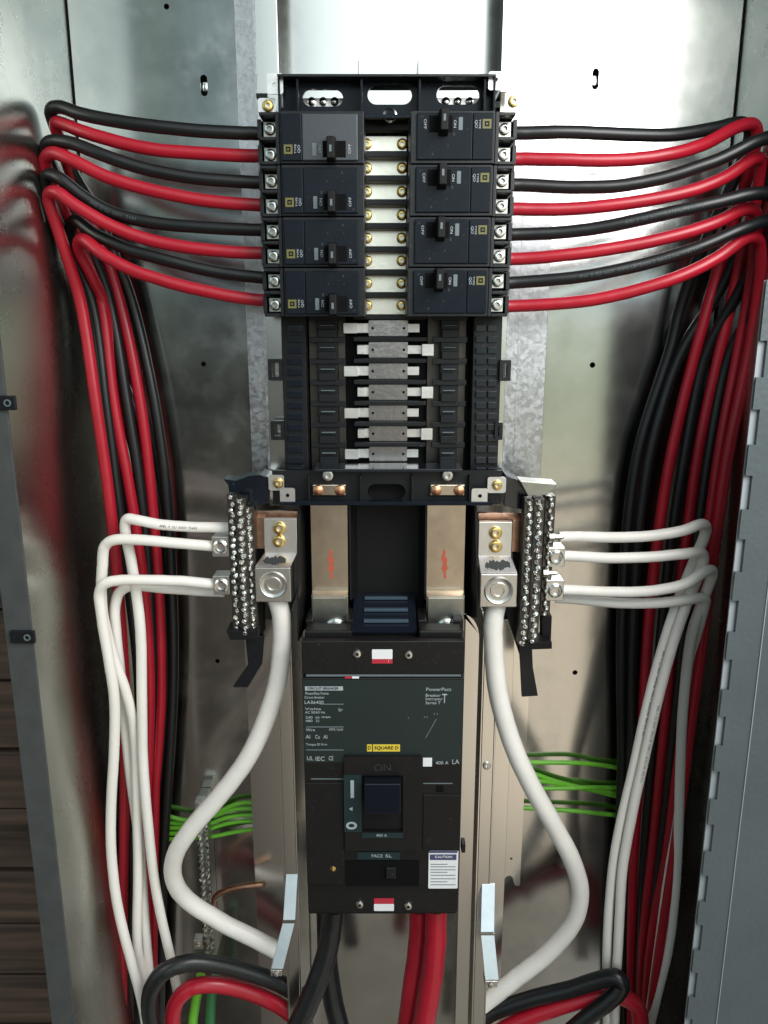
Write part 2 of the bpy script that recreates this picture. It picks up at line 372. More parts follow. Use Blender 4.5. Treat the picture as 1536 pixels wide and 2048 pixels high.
for x0, x1 in ((XL+.0001, XL+.0013), (XR-.0013, XR-.0001)):
    MB().box(x0, x1, YB-.0009, YB-.0001, ZB, ZT-.001).build('corner_seam', 'hole', cab)
# left front strip
fl = MB().box(XL-0.017, XL+0.002, -0.001, 0.0015, ZB, ZT).build('front_flange', 'paintL', cab, bevel=0.0003)
for py, tx in ((806, 'D'), (1275, 'S')):
    c = P({806: 6, 1275: 46}[py], py, -0.004)
    cl = MB().box(c.x-0.0095, c.x+0.0082, -0.004, -0.0012, c.z-0.0048, c.z+0.0048).build('latch_clip', 'blk', cab, bevel=0.0006)
    mb = MB(); mb.lathe((c.x+0.003, -0.004, c.z), [(0.0024, 0), (0.0024, -0.0006), (0.0016, -0.0006), (0.0016, 0)], cap=False); mb.build('clip_mark', 'inkd', cl)
# right front flange with notched hinge edge
xf = P(1451, 1300, 0).x
zs0 = P(1516, 718, 0).z; zs1 = P(1394, 1967, 0).z
zcut = P(1540, 560, 0).z  # flange cut back out of view above here to brighten back panel reflections
nsl = 12; pitch = (zs0-zs1)/(nsl-1); out = [(xf+0.12, ZB), (xf+0.12, ZT), (XR-.001, ZT), (XR-.001, zcut), (xf, zcut)]
hh = pitch*0.265
for k in range(-6, nsl+5):
    zc = zs0-k*pitch
    if zc+hh > zcut-0.002 or zc-hh < ZB: continue
    out += [(xf, zc+hh), (xf+0.0048, zc+hh), (xf+0.0048, zc-hh), (xf, zc-hh)]
out += [(xf, ZB)]
fr = curve_mesh('front_flange', out, [], -0.002, 0.0, 'paint', cab)
MB().box(xf+0.0003, XR-.0003, 0.0015, 0.003, ZB, zcut).build('hinge_lip', 'slot', cab)  # lip made pale and widened so its reflection lightens the back panel
MB().box(xf+0.024, xf+0.0246, -0.0028, -0.0021, ZB, zcut).build('flange_crease', 'slot', fr)
# ------------------------------------------------------------------ MOUNTING RAILS (upper)
def zp(py, Y): return P(768, py, Y).z
def xp(px, py, Y): return P(px, py, Y).x
def rail(sgn, label, xo, xm, xi, ztop, zbot, ext=0):
    th = thing('mounting_rail', (xm, YB, zbot), label, 'mounting rail', 'zinc rails behind the breaker frame')
    MB().box(xo, xm, 0.158, 0.160, zbot, ztop).build('outer_flange', 'rail', th, bevel=0.0003)
    MB().box(xm-0.0008, xm+0.0008, 0.128, 0.158, zbot, ztop).build('web', 'rail', th)
    MB().box(xm+0.0008*(-1 if sgn > 0 else 1), xi, 0.128, 0.1296, zbot, ztop).build('front_flange', 'chan', th, bevel=0.0003)
    return th
zt = ZT-0.002; zb = zp(1000, 0.15)
rl = rail(-1, 'spotted zinc rail left of the breakers, rising above the black frame', xp(470, 60, .158), xp(510, 100, .128), xp(556, 100, .128), zt, zb)
rr = rail(1, 'spotted zinc rail right of the breakers, wider beside the empty slots', xp(1060, 60, .158), xp(1012, 100, .128)+0.009, xp(1004, 100, .128), zt, zb)
MB().box(xp(1030, 800, .161), xp(1088, 800, .161), 0.161, 0.1625, zp(960, .155), zt).build('side_plate', 'rail', rr, bevel=0.0003)
# thin studs above frame
for px in (717, 837):
    a = P(px, 122, 0.11); b_ = P(px, 152, 0.11)
    tag(MB().box(a.x-0.0006, a.x+0.0006, 0.11, 0.128, b_.z-0.004, a.z).build('guide_tab', 'lugp'), 'thin upright metal tab above the black frame, %s of the middle slot' % ('left' if px < 768 else 'right'), 'tab', 'thin tabs on top of the frame')

# ------------------------------------------------------------------ BUSBAR INTERIOR
YF = 0.100
inter = thing('busbar_interior', (0.0012, 0.15, zp(1010, YF)), 'black plastic busbar frame with bare silver bus fingers down its spine', 'busbar frame')
def ppts(lst, Y): return [(P(a, b, Y).x, P(a, b, Y).z) for a, b in lst]
xa, xb = xp(566, 190, YF), xp(986, 190, YF)
z1, z0 = zp(166, YF), zp(222, YF)
def povl(px0, px1, py0, py1, Y): return oval(xp(px0, (py0+py1)/2, Y), xp(px1, (py0+py1)/2, Y), zp(py0, Y), zp(py1, Y))
curve_mesh('top_frame', [(xa, z0-0.004), (xb, z0-0.004), (xb, z1), (xa, z1)],
           [povl(605, 686, 178, 213, YF), povl(735, 824, 171, 209, YF), povl(873, 959, 171, 209, YF)], YF, YF+0.003, 'face', inter, bevel=0.0004)
MB().box(xa-0.002, xb, YF-0.016, YF+0.02, z1, z1+0.0018).build('top_lip', 'blk', inter, bevel=0.0003)
rb = MB()
for px in (562, 598, 724, 838, 966, 985):
    x = xp(px, 190, YF); rb.box(x-0.0008, x+0.0008, YF-0.012, YF-0.0001, z0-0.003, z1-0.0001)
rb.build_each('frame_rib', 'face', inter, bevel=0.0002)
MB().box(xa, xb, YF-0.006, YF-0.0001, z0-0.006, z0-0.0035).build('frame_ledge', 'face', inter, bevel=0.0003)
# metal strip with raised nubs seen through the side slots
for p0, p1 in ((600, 692), (868, 964)):
    x0, x1 = xp(p0, 200, .115), xp(p1, 200, .115)
    st = MB().box(x0, x1, 0.118, 0.122, zp(216, .118), zp(196, .118)).build('terminal_strip', 'plate', inter, bevel=0.0005)
    for k in range(3):
        mb = MB(); mb.lathe((x0+(x1-x0)*(0.25+0.25*k), 0.118, zp(204, .118)), [(0.0032, 0), (0.003, -0.002), (0.0012, -0.003)]); mb.build('nub', 'steel', st)
# spine base and side walls in the lower empty half
yb2 = 0.146
MB().box(xp(560, 800, yb2), xp(1006, 800, yb2), yb2, yb2+0.003, zp(985, yb2), zp(215, yb2)).build('base_plate', 'blkm', inter)
for (a, b2) in ((566, 614), (944, 1000)):
    MB().box(xp(a, 790, .118), xp(b2, 790, .118), .118, .1458, zp(945, .118), zp(630, .118)).build('side_wall', 'blk', inter, bevel=0.0006)
rb = MB()
for i, py in enumerate(range(650, 940, 22)):
    for px0, px1 in ((576, 606), (952, 972), (976, 994)):
        rb.pbox(px0, py, px1, py+13, .1155, .1179)
rb.build_each('moulded_pocket', 'blkg', inter, bevel=0.0003)
# vertical busbars
for a, b2 in ((620, 692), (853, 930)):
    MB().box(xp(a, 800, .138), xp(b2, 800, .138), .138, .142, zp(1010, .138), zp(230, .138)).build('busbar', 'lugb', inter, bevel=0.0005)
# connector rows
rows = [zp(290, .124)+(zp(908, .124)-zp(290, .124))*k/14 for k in range(15)]
CW = (xp(815, 780, .124)-xp(738, 780, .124)); cx = xp(776.5, 780, .124)
ux = xp(770, 400, .124)
for k, zc in enumerate(rows):
    up = k < 8
    X = ux if up else cx; hw = CW/2 if not up else CW*0.52
    hh_ = 0.0062
    holes_ = [] if up else [[(X+s_*hw*0.80+0.0011*math.cos(2*math.pi*i/10), zc+0.0011*math.sin(2*math.pi*i/10)) for i in range(10)] for s_ in (-1, 1)]
    pl = curve_mesh('bus_connector', rrect(X-hw, X+hw, zc-hh_, zc+hh_, 0.0009), holes_, .124, .1265, 'platew' if up else 'plated', inter, bevel=0.0003)  # upper plates coloured as brightly lit, lower ones as dimly lit
    if up:
        for s_ in (-1, 1):
            mb = MB(); screw(mb, (X+s_*hw*0.86-(0.001 if s_ > 0 else 0), .124, zc+0.0006), 0.0041, 0.0024, 0.42); mb.build('connector_screw', 'brass', pl)
    else:
        left_long = (k % 2 == 0)
        mb = MB()
        if left_long:
            fa, fb = 690, 838
        else:
            fa, fb = 715, 864
        Xa = xp(fa, 780, .127); Xb = xp(fb, 780, .127)
        mb.box(Xa, X-hw*0.98, .127, .1295, zc-0.0040, zc+0.0040); mb.box(X+hw*0.98, Xb, .127, .1295, zc-0.0036, zc+0.0036)
        if left_long: mb.box(Xa-0.0006, Xa+0.011, .122, .1269, zc-0.0042, zc+0.0042)
        else: mb.box(Xb-0.009, Xb+0.0006, .120, .1269, zc-0.0048, zc+0.0048); mb.box(Xa, Xa+0.006, .123, .1269, zc-0.0036, zc+0.0036)
        mb.build_each('bus_finger', 'plate', pl, bevel=0.0004)
# black dividers between the rows
dv = MB(); 
for k in range(14):
    zc = (rows[k]+rows[k+1])/2
    if k < 7: dv.box(ux-CW*0.55, ux+CW*0.55, .112, .1239, zc-0.0022, zc+0.0022)
    else: dv.box(xp(708, 780, .122), xp(852, 780, .122), .119, .1366, zc-0.0018, zc+0.0018)
dv.build_each('row_divider', 'blk', inter, bevel=0.0005)
MB().box(ux-CW*0.55, ux+CW*0.55, .112, .14, rows[0]+0.0078, rows[0]+0.017).build('spine_cap', 'blkm', inter, bevel=0.0006)
mb = MB(); mb.lathe((xp(780, 228, .1), .101, zp(230, .1)), [(0.0052, 0), (0.0052, -0.001), (0.004, -0.0016), (0.0032, -0.001), (0.0028, 0.003)], 20, cap=False); mb.build('frame_grommet', 'steel', inter)
# combs at each side
for (a, b2) in ((636, 676), (880, 916)):
    cb = MB(); cb.box(xp(a, 790, .121), xp(b2, 790, .121), .121, .1375, zp(940, .121), zp(632, .121))
    cb.build('comb_strip', 'blk', inter, bevel=0.0006)
    tb = MB(); tl = MB()
    for k in range(7):
        zc = rows[8+k]
        tb.box(xp(a-16, 790, .119), xp(b2+16, 790, .119), .1185, .1209, zc+0.0060, zc+0.0105)
        tb.box(xp(a+2, 790, .119), xp(b2-2, 790, .119), .1165, .1209, zc-0.0072, zc-0.001)
        tl.box(xp(a+6, 790, .1155), xp(b2-6, 790, .1155), .1155, .1184, zc+0.0018, zc+0.0024)
    tb.build_each('comb_tab', 'blk', inter, bevel=0.0005); tl.build_each('tab_edge', 'inkd', inter)
# side clips
for (a, c_, b2, d_) in ((538, 718, 566, 761), (539, 842, 566, 880), (998, 720, 1020, 762), (992, 845, 1008, 880)):
    x0, x1 = xp(a, 790, .112), xp(b2, 790, .112); za, zb_ = zp(c_, .112), zp(d_, .112)
    curve_mesh('side_clip', rrect(x0, x1, zb_, za, 0.001), [rrect(x0+0.0028, x1-0.0028, zb_+0.003, za-0.003, 0.0005)], .112, .120, 'blk', inter, bevel=0.0004)
# bottom frame
xa, xb = xp(545, 975, YF), xp(1003, 975, YF)
curve_mesh('bottom_frame', [(xa, zp(1008, YF)), (xb, zp(1008, YF)), (xb, zp(941, YF)), (xa, zp(941, YF))],
           [povl(735, 811, 968, 999, YF)], YF, YF+0.003, 'blk', inter, bevel=0.0005)
MB().box(xp(560, 1005, .09), xp(985, 1005, .09), .088, .0999, zp(1010, .09), zp(1003, .09)).build('bottom_lip', 'face', inter, bevel=0.0004)
MB().box(xp(628, 938, .09), xp(925, 938, .09), .090, .1179, zp(944, .09), zp(938, .09)).build('cross_rib', 'blkg', inter, bevel=0.0005)
MB().box(xp(738, 931, .106), xp(812, 931, .106), .106, .12, zp(936, .106), zp(933, .106)).build('guide_rib', 'plate', inter, bevel=0.0003)
rb = MB()
for px in (620, 722, 824, 938):
    x = xp(px, 975, YF); rb.box(x-0.0007, x+0.0007, YF-0.008, YF-0.0001, zp(1002, YF), zp(948, YF))
rb.build_each('frame_rib', 'blk', inter, bevel=0.0002)
MB().pbox(728, 962, 818, 1004, .118, .12).build('slot_backing', 'blkm', inter)
for px in (655, 896):
    mb = MB(); screw(mb, (xp(px, 950, .09), .0965, zp(950, .0965)), 0.0048, 0.003, 0.5); mb.build('frame_screw', 'alum', inter)
for a, b2 in ((624, 692), (860, 930)):
    sp_ = MB().pbox(a, 969, b2, 992, .0955, .0999).build('bridge_plate', 'strap', inter, bevel=0.001)
    for px in (a+12, b2-12):
        mb = MB(); c = P(px, 981, .0955); mb.lathe((c.x, .0955, c.z), [(0.0046, 0), (0.0042, -0.0018), (0.002, -0.003), (0.0002, -0.0032)]); mb.build('rivet', 'bronze', sp_)
# tin corner tabs with holes, and their brass screws
def tab(px0, py0, px1, py1, Y, hx, hy, scr=None, m='plate'):
    x0, x1 = xp(px0, (py0+py1)/2, Y), xp(px1, (py0+py1)/2, Y); c = P(hx, hy, Y); hr = 0.0016
    hs = [] if scr else [[(c.x+hr*math.cos(2*math.pi*i/12), c.z+hr*math.sin(2*math.pi*i/12)) for i in range(12)]]
    o = curve_mesh('corner_tab', rrect(x0, x1, zp(py1, Y), zp(py0, Y), 0.0018), hs, Y, Y+0.0016, m, inter, bevel=0.0003)
    if scr:
        mb = MB(); screw(mb, (c.x, Y, c.z), 0.0042, 0.0026, 0.4); mb.build('tab_screw', scr, o)
tab(534, 146, 566, 188, .090, 549, 170); tab(977, 143, 1008, 180, .090, 992, 159)
tab(516, 196, 552, 226, .098, 536, 212, 'brass'); tab(1010, 184, 1048, 226, .098, 1027, 203, 'brass')
tab(560, 976, 590, 1007, .090, 575, 991); tab(943, 977, 975, 1009, .090, 960, 992)
tab(537, 950, 568, 981, .096, 556, 966, 'brass'); tab(975, 954, 1012, 986, .096, 994, 970, 'brass')
MB().pbox(512, 186, 535, 196, .1, .13).build('frame_arm', 'blk', inter, bevel=0.0005)
MB().pbox(1000, 172, 1050, 184, .104, .13).build('frame_arm', 'chan', inter, bevel=0.0005)

# copper straps down to the main breaker
for a, b2, mk in ((622, 696, 662), (853, 930, 889)):
    x0, x1 = xp(a, 1100, .108), xp(b2, 1100, .108)
    s_ = MB(); prof = [(.108, zp(1008, .108)), (.108, zp(1180, .108)), (.100, zp(1192, .10)), (.100, zp(1262, .10))]
    for i in range(3):
        (ya, za), (yb_, zb_) = prof[i], prof[i+1]
        s_.add([(x0, ya, za), (x1, ya, za), (x1, yb_, zb_), (x0, yb_, zb_), (x0, ya+.004, za), (x1, ya+.004, za), (x1, yb_+.004, zb_), (x0, yb_+.004, zb_)],
               [(0, 1, 2, 3), (7, 6, 5, 4), (0, 4, 5, 1), (3, 2, 6, 7), (0, 3, 7, 4), (1, 5, 6, 2)])
    st = s_.build('copper_strap', 'strap', inter, bevel=0.0004)
    pm_ = MB(); pz = [(mk-2, 1098), (mk+3, 1103), (mk+1, 1112), (mk+6, 1119), (mk+4, 1128), (mk+7, 1137), (mk+2, 1143), (mk+4, 1156), (mk-1, 1158), (mk-2, 1146), (mk-6, 1139), (mk-3, 1127), (mk-7, 1119), (mk-4, 1108)]
    pm_.pprism(pz, .1076, .1079).build('paint_mark', 'redm', st)
    MB().box(x0+.001, x1-.001, .0945, .0998, zp(1262, .0945), zp(1196, .0945)).build('lug_plate', 'lugp', st, bevel=0.0006)
    c = P((a+b2)/2+12-(a > 700)*8, 1266, .088); mb = MB()
    mb.lathe((c.x, .0944, c.z), [(0.0105, 0), (0.0105, -0.001), (0.0085, -0.002), (0.0085, -0.006), (0.0065, -0.0085), (0.002, -0.0095)]); mb.build('lug_bolt', 'steel', st)
# dark cavity between the straps
cav = MB(); cav.box(xp(699, 1100, .136), xp(850, 1100, .136), .136, .139, zp(1255, .136), zp(1008, .136))
cav.build('cavity_shield', 'blkm', inter)
for px, qx in ((699, 712), (850, 838)):
    x0 = xp(px, 1100, .104); x1 = xp(qx, 1100, .1355)
    MB().slab([(x0, .104, zp(1010, .104)), (x1, .1355, zp(1010, .1355)), (x1, .1355, zp(1190, .1355)), (x0, .104, zp(1200, .104))], (0.0012, 0, 0)).build('cavity_wall', 'blk', inter)
# curved glossy deflector
ra = MB(); N = 10
px0, px1 = 706, 832
pr = []
for i in range(N+1):
    q = i/N; Y = .132-.058*q**0.8; pr.append((Y, zp(1186, .132)+(zp(1264, .074)-zp(1186, .132))*q))
for i in range(N):
    (ya, za), (yb_, zb_) = pr[i], pr[i+1]
    ra.slab([(xp(px0, 1220, .1), ya, za), (xp(px1, 1220, .1), ya, za), (xp(px1, 1220, .1), yb_, zb_), (xp(px0, 1220, .1), yb_, zb_)], (0, .001, -.002))
df = ra.build('deflector', 'blkg', inter)
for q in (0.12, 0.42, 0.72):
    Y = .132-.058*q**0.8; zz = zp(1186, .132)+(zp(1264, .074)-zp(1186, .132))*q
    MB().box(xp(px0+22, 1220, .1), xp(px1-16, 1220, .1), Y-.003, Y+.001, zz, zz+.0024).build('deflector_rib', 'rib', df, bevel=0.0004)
# black side shields flanking the straps
for pts, sg in (((( .150, 1008), (.098, 1012), (.080, 1210), (.078, 1282), (.100, 1262), (.150, 1240)), 1), (((.150, 1008), (.098, 1012), (.080, 1200), (.080, 1235), (.150, 1240)), -1)):
    x = xp(612, 1100, .11) if sg > 0 else xp(938, 1100, .11)
    MB().slab([(x-(.004 if sg > 0 else -.004)*(.15-Y)/.05, Y, zp(py, Y)) for Y, py in pts], (0.0014*sg, 0, 0)).build('side_shield', 'blkm', inter)

# ------------------------------------------------------------------ BRANCH BREAKERS
H = (zp(219, .055)-zp(634, .055))/4; W = 0.0755
def make_breaker(label, facem):
    th = thing('circuit_breaker', (0, 0, 0), label, 'circuit breaker', 'black two-pole branch breakers')
    hz_ = H/2-0.0003; y0 = -0.062                          # front plane; base at y=0
    b = MB(); b.box(0, 0.0575, y0+0.0015, 0, -hz_, hz_)
    b.box(0.0572, 0.0585, y0+0.004, 0, -hz_, hz_)
    b.build('body', 'blk', th, bevel=0.0006)
    # raised face, inset from body edges
    f = MB(); f.box(0.0042, 0.0425, y0-0.0006, y0+0.0012, -hz_+0.0022, hz_-0.0016); fo = f.build('face_plate', facem, th, bevel=0.0007)
    f = MB(); f.box(0.0427, 0.0568, y0-0.0004, y0+0.0012, -hz_+0.0022, hz_-0.0016); lo = f.build('label_plate', 'face', th, bevel=0.0006)
    # terminal block with one open pit per pole
    tb = MB(); yt = y0+0.004
    tb.box(0.0586, 0.0612, yt, -0.001, -hz_, hz_)
    for zc in (-hz_+0.0011, 0.0, hz_-0.0011): tb.box(0.0613, W-0.003, yt+0.001, -0.001, zc-0.0011, zc+0.0011)
    for s_ in (-1, 1): tb.box(W-0.0029, W, yt+0.012, -0.001, s_*hz_*0.5-0.0062, s_*hz_*0.5+0.0062)
    tb.box(0.0613, W-0.003, -0.03, -0.001, -hz_+0.0023, -0.0012); tb.box(0.0613, W-0.003, -0.03, -0.001, 0.0012, hz_-0.0023)
    tb.box(W-0.0029, W+0.0015, -0.03, -0.004, -hz_, hz_)
    tb.build('terminal_block', 'blk', th, bevel=0.0004)
    for s_ in (-1, 1):
        cx_, cz = 0.0668, s_*hz_*0.5
        tm = MB(); tm.box(cx_-0.0048, cx_+0.0048, yt+0.014, yt+0.020, cz-0.0052, cz+0.0052); to = tm.build('terminal', 'lugp', th, bevel=0.0005)
        mb = MB(); screw(mb, (cx_, yt+0.014, cz), 0.0040, 0.0028, 0.5); mb.build('terminal_screw', 'steel', to)
    # handle in its slot, near one end of the breaker
    zh = hz_-0.0082
    MB().box(0.0125, 0.0285, y0-0.0009, y0-0.0005, zh-0.006, zh+0.0046).build('handle_slot', 'hole', th)
    hd = MB()
    a, b2 = 0.0190, 0.0258
    hd.add([(a, y0-0.0005, zh-0.0085), (b2, y0-0.0005, zh-0.0085), (b2, y0-0.0005, zh+0.0078), (a, y0-0.0005, zh+0.0078),
            (a+0.0008, y0-0.0125, zh-0.0068), (b2-0.0008, y0-0.0125, zh-0.0068), (b2-0.0008, y0-0.0125, zh+0.0070), (a+0.0008, y0-0.0125, zh+0.0070)],
           [(0, 1, 2, 3), (7, 6, 5, 4), (0, 4, 5, 1), (3, 2, 6, 7), (0, 3, 7, 4), (1, 5, 6, 2)])
    ho = hd.build('handle', 'blkm', th, bevel=0.0008)
    MB().box(0.0216, 0.0232, y0-0.0128, y0-0.01255, zh-0.0012, zh+0.0030).build('handle_mark', 'inkd', ho)
    def vt(s, x, h, w):      # lettering turned on its side
        vs, fs = text_mb(s, (0, 0, 0), h, width=w)
        return [Vector((x+v.z, y0-0.0009+v.y, zh-0.0008-v.x)) for v in vs], fs
    tx = MB()
    for s, x in (('OFF', 0.0098), ('ON', 0.0302)): tx.add(*vt(s, x, 0.0019, 0.0062 if s == 'OFF' else 0.0048))
    tx.build('position_lettering', 'ink', fo)
    tx = MB(); tx.prism(rrect(0.0328, 0.0356, zh-0.0046, zh+0.0036, .0004), y0-0.0009, y0-0.0007); tx.build('rating_mark', 'inkd', fo)
    tx = MB(); tx.add(*vt('QO', 0.0448, 0.0018, 0.0050)); tx.add(*vt('TYPE', 0.0472, 0.0013, 0.0060)); tx.build('type_lettering', 'ink', lo)
    # square emblem: a square ring with a small square inside
    e = MB(); ex, ez, q = 0.0522, zh-0.0006, 0.0030; Y0, Y1 = y0-0.0008, y0-0.00045
    e.box(ex-q, ex+q, Y0, Y1, ez+q*0.55, ez+q); e.box(ex-q, ex+q, Y0, Y1, ez-q, ez-q*0.55)
    e.box(ex-q, ex-q*0.55, Y0, Y1, ez-q*0.54, ez+q*0.54); e.box(ex+q*0.55, ex+q, Y0, Y1, ez-q*0.54, ez+q*0.54); e.box(ex-q*.2, ex+q*.2, Y0, Y1, ez-q*.2, ez+q*.2)
    e.build('emblem', 'olive', lo)
    return th
def copy_tree(o, parent=None):
    c = o.copy(); COL.objects.link(c)
    if parent is not None: c.parent = parent
    for ch in list(o.children): copy_tree(ch, c)
    return c
p0 = make_breaker('x', 'face'); first = True
ordn = ['top', 'second', 'third', 'bottom']
ztop = zp(219, .055)
for side in ('left', 'right'):
    for k in range(4):
        o = p0 if first else copy_tree(p0); first = False
        zc = ztop-H*(k+0.5)
        if side == 'right': o.location = (0.0168+0.0015*(1-k/3), .117, zc); o.rotation_euler = (0, 0, 0)
        else: o.location = (-0.0138, .117, zc); o.rotation_euler = (0, math.pi, 0)
        lab = {('left', 0): 'black two-pole breaker topmost of the left column, glossiest and palest face',
               ('left', 1): 'black two-pole breaker second from top in the left column',
               ('left', 2): 'black two-pole breaker third from top in the left column',
               ('left', 3): 'black two-pole breaker lowest in the left column, above the empty slots',
               ('right', 0): 'black two-pole breaker topmost of the right column, under the right frame slot',
               ('right', 1): 'black two-pole breaker second from top in the right column',
               ('right', 2): 'black two-pole breaker third from top in the right column',
               ('right', 3): 'black two-pole breaker lowest in the right column, above the empty slots'}[(side, k)]
        o['label'] = lab
# the topmost left one has a shinier face, paler in colour
for ch in p0.children:
    if ch.name.split('.')[0] == 'face_plate': ch.data = ch.data.copy(); ch.data.materials[0] = M['faceg']

# ------------------------------------------------------------------ LOWER CHANNEL round the main breaker
chn = thing('mounting_channel', (0, YB, ZB), 'bright zinc channel with mirror-like side walls around the main breaker', 'channel')
zt2 = zp(1238, .10)
for s_, xi, xo_ in ((-1, xp(594, 1600, .10), xp(516, 1600, .15)), (1, xp(954, 1600, .10), xp(1003, 1600, .15))):
    w_ = 0.0014*s_
    ybk = .172 if s_ < 0 else .172
    # side wall with a rounded top front corner
    zt3 = zt2+0.004; rr_ = 0.018
    prof = [(ybk, ZB), (.092, ZB)]+[(.092+rr_-rr_*math.cos(R(90)*i/6), zt3-rr_+rr_*math.sin(R(90)*i/6)) for i in range(7)]+[(ybk, zt3)]
    MB().slab([(xi, Y, z) for Y, z in prof], (w_, 0, 0)).build('channel_wall', 'chan', chn, bevel=0.0003)
    a0 = xi+w_+0.0001*s_
    MB().box(a0, a0+0.0105*s_, .092, .0934, ZB, zt3-rr_).build('channel_lip', 'chan', chn, bevel=0.0005)
    MB().box(a0+0.0106*s_, a0+0.012*s_, .092, .150, ZB, zt3-rr_-.004).build('outer_wall', 'chan', chn, bevel=0.0003)
    MB().box(a0+0.0121*s_, xo_+0.006*s_, .1485, .150, ZB, zt3-rr_-.006).build('outer_flange', 'chan', chn, bevel=0.0003)
    px = 568 if s_ < 0 else 984; py = 1450 if s_ < 0 else 1468
    c = P(px, py, .147)
    mb = MB(); screw(mb, (a0+0.005*s_ if s_ > 0 else c.x, .092 if s_ > 0 else .1485, c.z), 0.0036, 0.002, .4); mb.build('channel_screw', 'alum', chn)
a0 = xp(922, 1600, .100); a1 = xp(949, 1600, .100); zt3 = zt2+.004
MB().prism([(a0, ZB), (a1, ZB)]+[(a1-.014+.014*math.cos(R(90)*i/7), zt3-.022+.022*math.sin(R(90)*i/7)) for i in range(8)]+[(a0, zt3)], .100, .1014).build('front_lip', 'chan', chn, bevel=0.0003)
# flat notched strip at the right
x0, x1 = xp(1005, 1500, .168), xp(1052, 1500, .168); zbm = zp(1770, .168); zn = zp(1738, .168); xm = (x0+x1)/2
nt = [(x0, zbm), (x0+.005, zbm)]+[(xm-.0045+.0045*(1-math.cos(R(180)*i/8)), zbm+.006+.006*math.sin(R(180)*i/8)) for i in range(9)]+[(x1-.005, zbm), (x1, zbm), (x1, zp(1200, .168)), (x0, zp(1200, .168))]
c = P(1022, 1716, .168)
tag(curve_mesh('notched_strip', nt, [[(c.x+.0014*math.cos(2*math.pi*i/12), c.z+.0014*math.sin(2*math.pi*i/12)) for i in range(12)]], .167, .1685, 'chan', None, bevel=0.0003),
    'flat zinc strip with a keyhole notch in its lower end, behind the right white cable', 'metal strip')
# hold-down straps
def strap(pa, pb, pc, w, label):
    th = thing('retaining_strap', P(pc[0], pc[1], .075), label, 'strap', 'bent zinc retaining straps')
    A, B, C_ = P(*pa), P(*pb), P(*pc); hw = w/2
    MB().slab([(A.x-hw, A.y, A.z), (A.x+hw, A.y, A.z), (B.x+hw, B.y, B.z), (B.x-hw, B.y, B.z)], (0, .0016, 0)).build('upper_arm', 'clip', th, bevel=0.0003)
    MB().slab([(B.x-hw, B.y-.0002, B.z-.0006), (B.x+hw, B.y-.0002, B.z-.0006), (C_.x+hw, C_.y, C_.z), (C_.x-hw, C_.y, C_.z)], (0, .0016, 0)).build('lower_arm', 'clip', th, bevel=0.0003)
    MB().box(B.x-hw, B.x+hw, B.y-.0016, B.y+.0008, B.z-.0012, B.z+.0008).build('fold', 'lugp', th)
    f = MB().box(C_.x-hw*1.05, C_.x+hw*.8, C_.y-.001, C_.y+.012, C_.z-.007, C_.z-.0005).build('foot', 'alum', th, bevel=0.0005)
    mb = MB(); screw(mb, (C_.x-.001, C_.y-.001, C_.z-.0035), 0.003, 0.002, .4); mb.build('strap_screw', 'steel', f)
strap((584, 1748, .092), (578, 1842, .072), (554, 1938, .056), .0108, 'bent bright zinc strap left of the big black cables, its foot over the white cable')
strap((977, 1768, .092), (975, 1866, .072), (984, 1960, .056), .0122, 'bent bright zinc strap right of the big red cables')

# ------------------------------------------------------------------ MAIN BREAKER
mbk = thing('main_breaker', (xp(766, 1830, .15), .15, zp(1830, .06)), 'large black main circuit breaker with dark green label, centre bottom', 'main breaker')
YM = .052
X0, X1 = xp(609, 1560, YM), xp(923, 1560, YM)
MB().box(X0+.0004, X1-.0004, YM+.010, .150, zp(1832, YM+.01)+.002, zp(1283, YM+.01)).build('body', 'mbody', mbk, bevel=0.001)
MB().box(X0, X1, YM+.002, YM+.0099, zp(1352, YM), zp(1284, YM)).build('terminal_cover', 'mbody', mbk, bevel=0.0012)
MB().box(X0, X1, YM+.002, YM+.0099, zp(1828, YM), zp(1772, YM)).build('terminal_cover', 'mbody', mbk, bevel=0.0012)
fc = MB().box(X0, X1, YM, YM+.0099, zp(1771, YM), zp(1356, YM)).build('front_cover', 'mbody', mbk, bevel=0.0008)
MB().box(X0+.0006, X1-.0006, YM-.0004, YM-.0001, zp(1524, YM), zp(1359, YM)).build('label_film', 'mface', fc)
MB().pbox(612, 1350, 922, 1353, YM+.0006, YM+.0019).build('cover_seam', 'inkd', fc)
MB().pbox(690, 1353, 703, 1357, YM-.0002, YM+.0001).build('red_flag', 'sred', fc); MB().pbox(704, 1353, 718, 1357, YM-.0002, YM+.0001).build('white_flag', 'paper', fc)
# top posts around the lug wells
for a, b2 in ((611, 626), (690, 706), (836, 853), (906, 926)):
    MB().pbox(a, 1240, b2, 1283, YM+.030, YM+.060).build('lug_post', 'mbody', mbk, bevel=0.001)
MB().pbox(609, 1262, 704, 1283, YM+.012, YM+.030).build('well_sill', 'mbody', mbk, bevel=0.0015)
MB().pbox(838, 1262, 925, 1283, YM+.012, YM+.030).build('well_sill', 'mbody', mbk, bevel=0.0015)
for px, py in ((714, 1307), (817, 1309), (719, 1808), (816, 1811)):
    c = P(px, py, YM+.002); mb = MB(); screw(mb, (c.x, YM+.002, c.z), .0036, .002, .4); mb.build('cover_screw', 'steel', mbk)
YS = YM+.0016
s1 = MB(); s1.prism(rrect(xp(744, 1312, YS), xp(785, 1312, YS), zp(1318, YS), zp(1299, YS), .0008), YS, YS+.0003); w1 = s1.build('warning_sticker', 'paper', mbk)
MB().pbox(744, 1318, 785, 1327, YS, YS+.0003).build('sticker_band', 'sred', w1)
